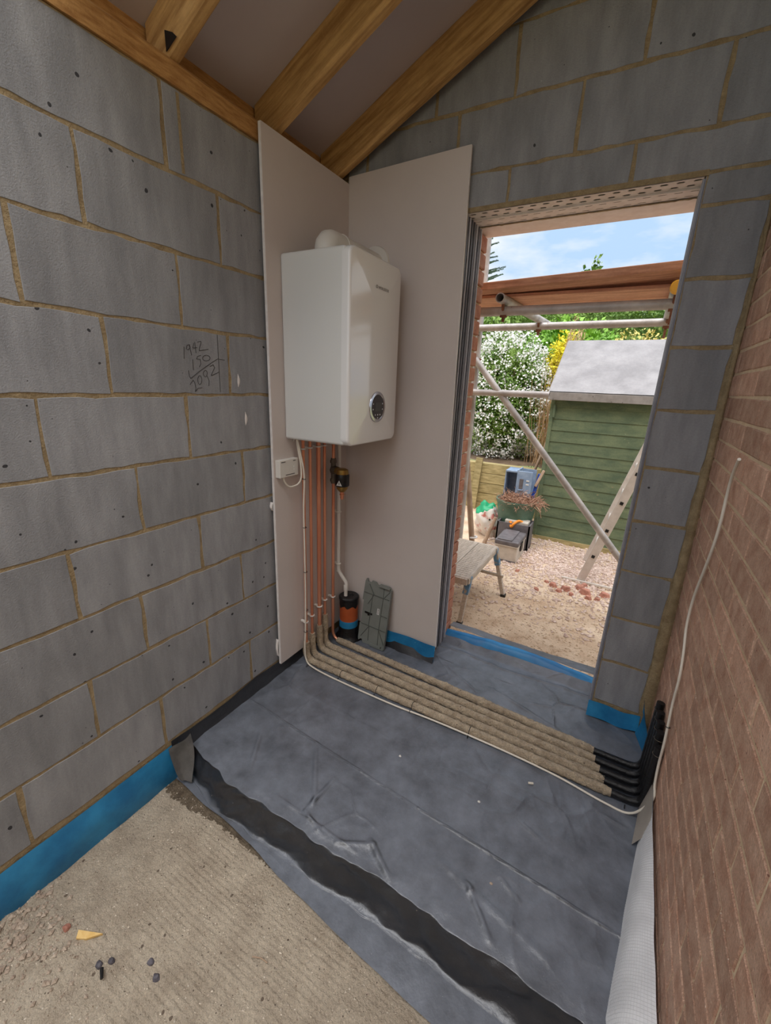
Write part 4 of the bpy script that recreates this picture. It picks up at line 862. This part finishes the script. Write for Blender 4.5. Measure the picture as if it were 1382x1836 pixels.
# far conifer and tree tips
cf = thing('conifer_tree', 'dark conifer with feathery branch tips at the left of the sky', 'tree', (-3.6, 9.2, G)); mb = MB(); tube('trunk', [(-3.4, 9.2, G), (-3.3, 9.2, 4.0), (-3.25, 9.2, 7.5)], [.14, .09, .03], M_WOODST, cf, n=10)
for i in range(100):
    z = 1.6+5.6*i/100; L = 2.15*(1-(z-1.6)/6.6)+.15*gq.normal(); a = gq.random()*2*PI if i % 3 == 0 else gq.normal()*.35
    p0 = Vector((-3.3, 9.2, z)); e = p0+Vector((math.cos(a)*L, math.sin(a)*L, .18*L))
    for q in range(46):
        c = p0.lerp(e, .15+.85*q/46); s_ = .16*(1-q/60)
        for sg in (-1, 1):
            d = ((e-p0).normalized()*.8+Vector((-math.sin(a), math.cos(a), 0))*sg+Vector((0, 0, .25*gq.normal()))).normalized()*s_*(.6+.6*gq.random()); u_ = Vector((0, 0, .022)); mb.add([c-u_, c+u_, c+d], [(0,1,2)])
o = mb.build('needles', M_CONIF, cf, fix=False); o['kind'] = 'stuff'
tr = thing('young_tree', 'tip of a leafy tree peeping over the scaffold boards', 'tree', (.05, 9.4, G)); tube('trunk', [(.1, 9.4, G), (.05, 9.4, 2.5), (.05, 9.4, 3.95)], [.06, .04, .01], M_WOODST, tr, n=8)
P_ = np.concatenate([np.array([.05, 9.4, 2.9])+gq.normal(size=(500, 3))*[.35, .3, .3], np.array([.12, 9.4, 3.98])+gq.normal(size=(110, 3))*[.05, .06, .15], np.array([-.10, 9.4, 3.88])+gq.normal(size=(70, 3))*[.06, .06, .13]])
o = leaves('foliage', P_, .11, M_LEAF, tr, seed=12); o['kind'] = 'stuff'
# --- scaffold
R_ = .0242
def sct(name, label, a, b, grp='scaffold tubes', cap=None):
    a, b = Vector(a), Vector(b); t_ = thing(name, label, 'scaffold', a, grp); d = (b-a).normalized()
    u = d.orthogonal().normalized(); w = d.cross(u); n = 20; vs = []
    for p_, r in ((a, R_), (b, R_), (b, R_-.004), (a, R_-.004)): vs += [p_+(u*math.cos(2*PI*k/n)+w*math.sin(2*PI*k/n))*r for k in range(n)]
    mesh('tube', vs, [(q*n+k, q*n+(k+1) % n, ((q+1) % 4)*n+(k+1) % n, ((q+1) % 4)*n+k) for q in range(4) for k in range(n)], M_TUBE, t_, smooth=True, sharp=40)
    return t_
def coupler(par, c, ax, drop=.055):
    cp = ring('coupler', c, ax, R_+.006, .008, M_RUST, par, 16, 6)
    mb = MB(); c = Vector(c); mb.bar(c+Vector((0, 0, -R_-.004)), c+Vector((0, -.004, -R_-drop)), .014, .012, up=(0, 1, 0)); mb.bar(c+Vector((0, 0, -R_-.014)), c+Vector((0, 0, -R_-.032)), .034, .024, up=(0, 1, 0)); mb.build('bolt', M_RUST, cp)
ST = sct('scaffold_standard', 'upright scaffold tube just outside the left door jamb', (.25, 1.42, gz(.25, 1.42)), (.25, 1.42, 4.2))
T1 = sct('scaffold_ledger', 'near horizontal scaffold tube under the boards', (-.6, .55, 1.90), (2.4, .55, 1.90))
T2 = sct('scaffold_ledger', 'far horizontal scaffold tube below the boards', (-.3, 1.36, 1.915), (2.4, 1.36, 1.93))
T3 = sct('scaffold_guard_tube', 'short low scaffold tube ending in mid air at head height', (.16, 1.37, 1.453), (.835, 1.37, 1.460))
BR = sct('scaffold_brace', 'diagonal scaffold brace running down to the right', (.25, 1.375, 1.70), (1.60, 1.375, .21))
TA = sct('scaffold_transom', 'open-ended scaffold tube pointing into the doorway under the boards', (.665, .46, 1.953), (.715, 1.75, 1.966))
TB = sct('scaffold_transom', 'scaffold tube with yellow end cap beside the right jamb', (1.455, .47, 1.955), (1.47, 1.75, 1.966))
lathe('end_cap', [(.001, -.022), (.024, -.022), (.0275, -.016), (.0275, .012)], (1.455, .47, 1.955), M_YCAP, TB, n=24, axis='y')['label'] = 'yellow plastic end cap'
coupler(TA, (.669, .55, 1.925), (1, 0, 0)); coupler(TA, (.70, 1.36, 1.94), (1, 0, 0)); coupler(TB, (1.457, .55, 1.925), (1, 0, 0), .09); coupler(TB, (1.465, 1.36, 1.945), (1, 0, 0), .09)
coupler(ST, (.25, 1.42, 1.70), (0, 0, 1), .01); coupler(ST, (.25, 1.42, 1.455), (0, 0, 1), .01); coupler(ST, (.25, 1.42, 1.92), (0, 0, 1), .01)
for i, (y0, y1, z, th_, lab) in enumerate(((.470, .693, 1.994, .037, 'upper scaffold board nearest the doorway, its edge against the sky'), (.590, .813, 1.977, .016, 'lower scaffold board lapped under the upper one, resting on the tubes'), (.818, 1.04, 1.977, .036, 'third scaffold board, furthest from the doorway, seen from below'))):
    v = []; nn_ = 30
    for q in range(nn_+1):
        x = -.9+3.4*q/nn_; w = .034*max(0, x-.50) if i == 0 else 0; v += [(x, y0, z+w), (x, y1, z+w*.3), (x, y1, z+th_+w*.3), (x, y0, z+th_+w)]
    fs = [(q*4+k, q*4+(k+1) % 4, (q+1)*4+(k+1) % 4, (q+1)*4+k) for q in range(nn_) for k in range(4)]+[(0,1,2,3), tuple(nn_*4+k for k in (3,2,1,0))]
    tag(mesh('scaffold_board', v, fs, M_SBOARD, bevel=.0025, seg=1), lab, 'board', 'scaffold boards')
lp = thing('leaning_pole', 'grey weathered pole leaning beside the scaffold upright', 'pole', (.36, 1.52, G))
tube('pole', [(.37, 1.56, gz(.37, 1.56)), (.19, 1.52, 1.05)], R_, M_WOODST, lp, n=14); ring('lashing', (.335, 1.55, .20), (-.15, 0, 1), .03, .008, M_LABEL, lp, 14, 6)
# --- work bench
wbn = thing('work_bench', 'low folding alloy work bench with worn blue leg brackets outside the door', 'bench', (.4, 1.0, G))
BZ = .24
for i in range(3):
    x1 = .612-.166*i; v, f = grid(3, 3, lambda u, t: (0, 0, 0)); box('top_plank', (x1-.162, x1, .615, 1.345, BZ-.028, BZ), M_BENCH, wbn, bevel=.004)
    mb = MB()
    for q in range(20):
        yy = .65+.034*q
        for xx in (x1-.135, x1-.09, x1-.045): mb.box(xx-.018, xx+.018, yy, yy+.008, BZ, BZ+.0018)
    mb.build('tread_pattern', M_BENCH, wbn)['kind'] = 'stuff'
box('end_rail', (.12, .605, .60, .618, BZ-.05, BZ-.004), M_BENCH, wbn, bevel=.003); box('side_rail', (.602, .616, .615, 1.345, BZ-.045, BZ-.006), M_BENCH, wbn, bevel=.003); box('end_rail', (.12, .605, 1.342, 1.358, BZ-.05, BZ-.004), M_BENCH, wbn, bevel=.003)
for (tx, ty, fx, fy) in ((.60, .66, .562, .665), (.60, 1.30, .72, 1.262), (.16, .66, .18, .665), (.16, 1.30, .10, 1.262)):
    mb = MB(); mb.bar((tx, ty, BZ-.01), (fx, fy, gz(fx, fy)), .032, .032, up=(0, 1, 0)); lg_ = mb.build('leg', M_BENCH, wbn, bevel=.004)
    mb = MB(); d = Vector((fx-tx, fy-ty, G-BZ)); mb.bar(Vector((tx, ty, BZ-.005))+d*.0, Vector((tx, ty, BZ-.005))+d*.34, .042, .042, up=(0, 1, 0)); mb.build('leg_bracket', M_BBLUE, lg_, bevel=.003)
    box('foot', (fx-.02, fx+.02, fy-.02, fy+.02, gz(fx, fy)-.004, gz(fx, fy)+.022), M_BLK, lg_, bevel=.004)
mb = MB(); mb.bar((.70, 1.27, .02), (.12, 1.27, .03), .02, .02); mb.build('stretcher', M_BENCH, wbn)
# --- toolboxes
tb = thing('toolbox', 'pale grey toolbox with dark lid on the ground before the plant pot', 'toolbox', (.54, 2.13, G))
box('body', (.425, .645, 2.00, 2.34, G, .015), M_TBOX, tb, bevel=.012); box('lid', (.418, .652, 1.99, 2.35, .018, .07), M_TBOXD, tb, bevel=.014); box('lid_panel', (.44, .585, 2.0, 2.33, .07, .082), M_TBOXD, tb, bevel=.006)
box('catch', (.648, .662, 2.10, 2.17, -.05, .04), M_BLK, tb, bevel=.004); box('lip', (.42, .65, 1.992, 2.348, .010, .022), M_TBOX, tb, bevel=.003); box('base_foot', (.43, .64, 1.995, 2.345, G-.004, G+.018), M_TBOXD, tb)
tb2 = thing('tool_tray', 'open dark grey tool tray behind the pale toolbox, orange grip inside', 'toolbox', (.49, 2.42, G))
mb = MB()
for b_ in ((.33, .67, 2.37, 2.385, G+.02, .135), (.33, .67, 2.55, 2.565, G+.02, .15), (.33, .345, 2.37, 2.565, G+.02, .14), (.655, .67, 2.37, 2.565, G+.02, .14), (.33, .67, 2.37, 2.565, G, G+.03)): mb.box(*b_)
mb.build('tray', M_TBOXD, tb2)
tube('grip', catmull([(.46, 2.40, .15), (.48, 2.37, .10), (.505, 2.37, .135), (.54, 2.40, .165), (.58, 2.42, .155)], 6), .014, M_ORANGE, tb2, n=10)
box('insert', (.40, .64, 2.40, 2.53, .10, .16), M_TBOX, tb2, bevel=.01)
# --- plant pot with dead plant, crate, bag, saw
pt = thing('plant_pot', 'big green plastic plant pot full of dead brown stems beside the shed', 'plant pot', (.47, 2.62, G))
lathe('pot', [(.001, G), (.155, G), (.175, .08), (.195, .22), (.200, .255), (.203, .262), (.203, .285), (.207, .290), (.222, .33), (.222, .345), (.210, .345), (.195, .28), (.0005, .28)], (.455, 2.62, 0), M_POT, pt, n=36)
mb = MB()
for i in range(1400):
    a = gq.random()*2*PI; rr = .20*math.sqrt(gq.random()); p0 = Vector((.455+rr*math.cos(a)*1.05+.03, 2.62+rr*math.sin(a), .33+.10*(1-rr/.2)*gq.random())); d = Vector((gq.normal(), gq.normal(), .5*gq.normal()+.15)).normalized()*(.05+.06*gq.random())
    if gq.random() < .12: p0.x += .06; d.z = -abs(d.z)-.03
    s_ = d.cross(Vector((gq.normal(), gq.normal(), gq.normal()))).normalized()*.0022; mb.add([p0-s_, p0+s_, p0+d+s_, p0+d-s_], [(0,1,2,3)])
o = mb.build('dead_stems', pm('dead_stems', rgb(136,100,82), rgb(190,150,126), 40, .9), pt, fix=False); o['kind'] = 'stuff'
cr = thing('plastic_crate', 'blue-grey plastic box standing on end on the plant pot', 'crate', (.42, 2.78, .36))
mb = MB()
for b_ in ((.28, .575, 2.86, 2.875, .33, .64),): mb.box(*b_)
mb.build('base_panel', M_CRATE, cr)
for nm, b_ in (('side_panel', (.275, .288, 2.70, 2.875, .31, .625)), ('side_panel', (.41, .425, 2.66, 2.875, .33, .655)), ('top_panel', (.28, .42, 2.68, 2.875, .615, .635))): box(nm, b_, M_CRATE, cr, bevel=.004)
box('front_panel', (.42, .572, 2.66, 2.675, .33, .645), M_CRATE, cr, bevel=.004); box('slot', (.445, .485, 2.655, 2.662, .45, .56), M_TBOXD, cr); box('slot_ledge', (.44, .495, 2.645, 2.662, .435, .445), M_CRATE, cr)
for zz in (.37, .41, .50, .54): box('embossed_bar', (.515, .545, 2.656, 2.661, zz, zz+.012), M_PLAST, cr)
bag = thing('compost_bag', 'crumpled white and red compost bag with green top beside the pot', 'bag', (.19, 2.62, G))
bm = bmesh.new(); bmesh.ops.create_icosphere(bm, subdivisions=4, radius=1); vs = []
for q in bm.verts: k_ = 1+.22*noise.noise(q.co*2.2)+.10*noise.noise(q.co*6); vs.append((.16+q.co.x*.15*k_-.05*q.co.z, 2.66+q.co.y*.12*k_, .03+q.co.z*.21*k_))
fs = [tuple(x.index for x in fc.verts) for fc in bm.faces]; bm.free(); sk = mesh('sack', vs, fs, [M_BAGW, M_BAGG], bag, smooth=True)
sk.data.polygons.foreach_set('material_index', [1 if sum(vs[i_][2] for i_ in f_)/3 > .155+.5*(sum(vs[i_][0] for i_ in f_)/3-.12) else 0 for f_ in fs])
lathe('printed_disc', [(.011, -.001), (.011, .001), (.0005, .002)], (.20, 2.545, .075), M_BLK, bag, n=14, axis='y')
hs_ = thing('hand_saw', 'blue-handled tool leaning between the pot and the shed', 'tool', (.60, 2.72, .3))
mb = MB(); mb.bar((.585, 2.74, .33), (.625, 2.78, .62), .035, .02, up=(0, 1, 0)); mb.build('handle', M_SAW, hs_, bevel=.006); mb = MB(); mb.bar((.60, 2.74, .48), (.66, 2.79, .66), .03, .02, up=(0, 1, 0)); mb.build('grip', M_WOODST, hs_, bevel=.006)
lathe('rivet', [(.006, -.002), (.006, .002), (.0005, .003)], (.602, 2.738, .42), M_SILVER, hs_, n=10, axis='y')
sp = thing('spade', 'long wooden handle leaning behind the blue-grey crate', 'tool', (.42, 3.3, .2)); tube('handle', [(.30, 3.28, gz(.30, 3.28)), (.56, 3.42, .95)], .016, M_WOODST, sp, n=10)
tag(tube('timber_stake', [(.22, 2.35, gz(.22, 2.35)), (.30, 2.40, .16)], [.022, .018], M_WOODST, n=8), 'short weathered stake leaning against the compost bag', 'stake')
for i, (x, y, s) in enumerate(((.30, 2.12, .09), (.20, 1.95, .06))):
    lump('rock', (x, y, gz(x, y)-.02), s, M_STONE, ('large pale rock left of the toolbox', 'smaller pale rock nearer the bench')[i], 'rock', 'rocks by the toolbox', 50+i)
# --- ladder leaning to the right
ld = thing('ladder', 'aluminium ladder with black rung ends leaning outside the right jamb', 'ladder', (1.25, 2.15, G))
la, lb_ = Vector((1.235, 0, G+.005)), Vector((1.80, 0, 2.05))
for y in (1.93, 2.50):
    mb = MB(); mb.bar(la+Vector((0, y, 0)), lb_+Vector((0, y, 0)), .068, .028, up=(0, 1, 0)); mb.build('stile', M_ALU, ld, bevel=.003)
for i in range(7):
    q = la.lerp(lb_, .12+.115*i); dd = (lb_-la).normalized()
    mb = MB(); mb.bar(q+Vector((0, 1.94, 0)), q+Vector((0, 2.50, 0)), .028, .028, up=dd); rg = mb.build('rung', M_ALU, ld, bevel=.003)
    mb = MB(); mb.bar(q+Vector((0, 1.912, 0)), q+Vector((0, 1.918, 0)), .026, .026, up=dd); mb.build('rung_end', M_BLK, rg)
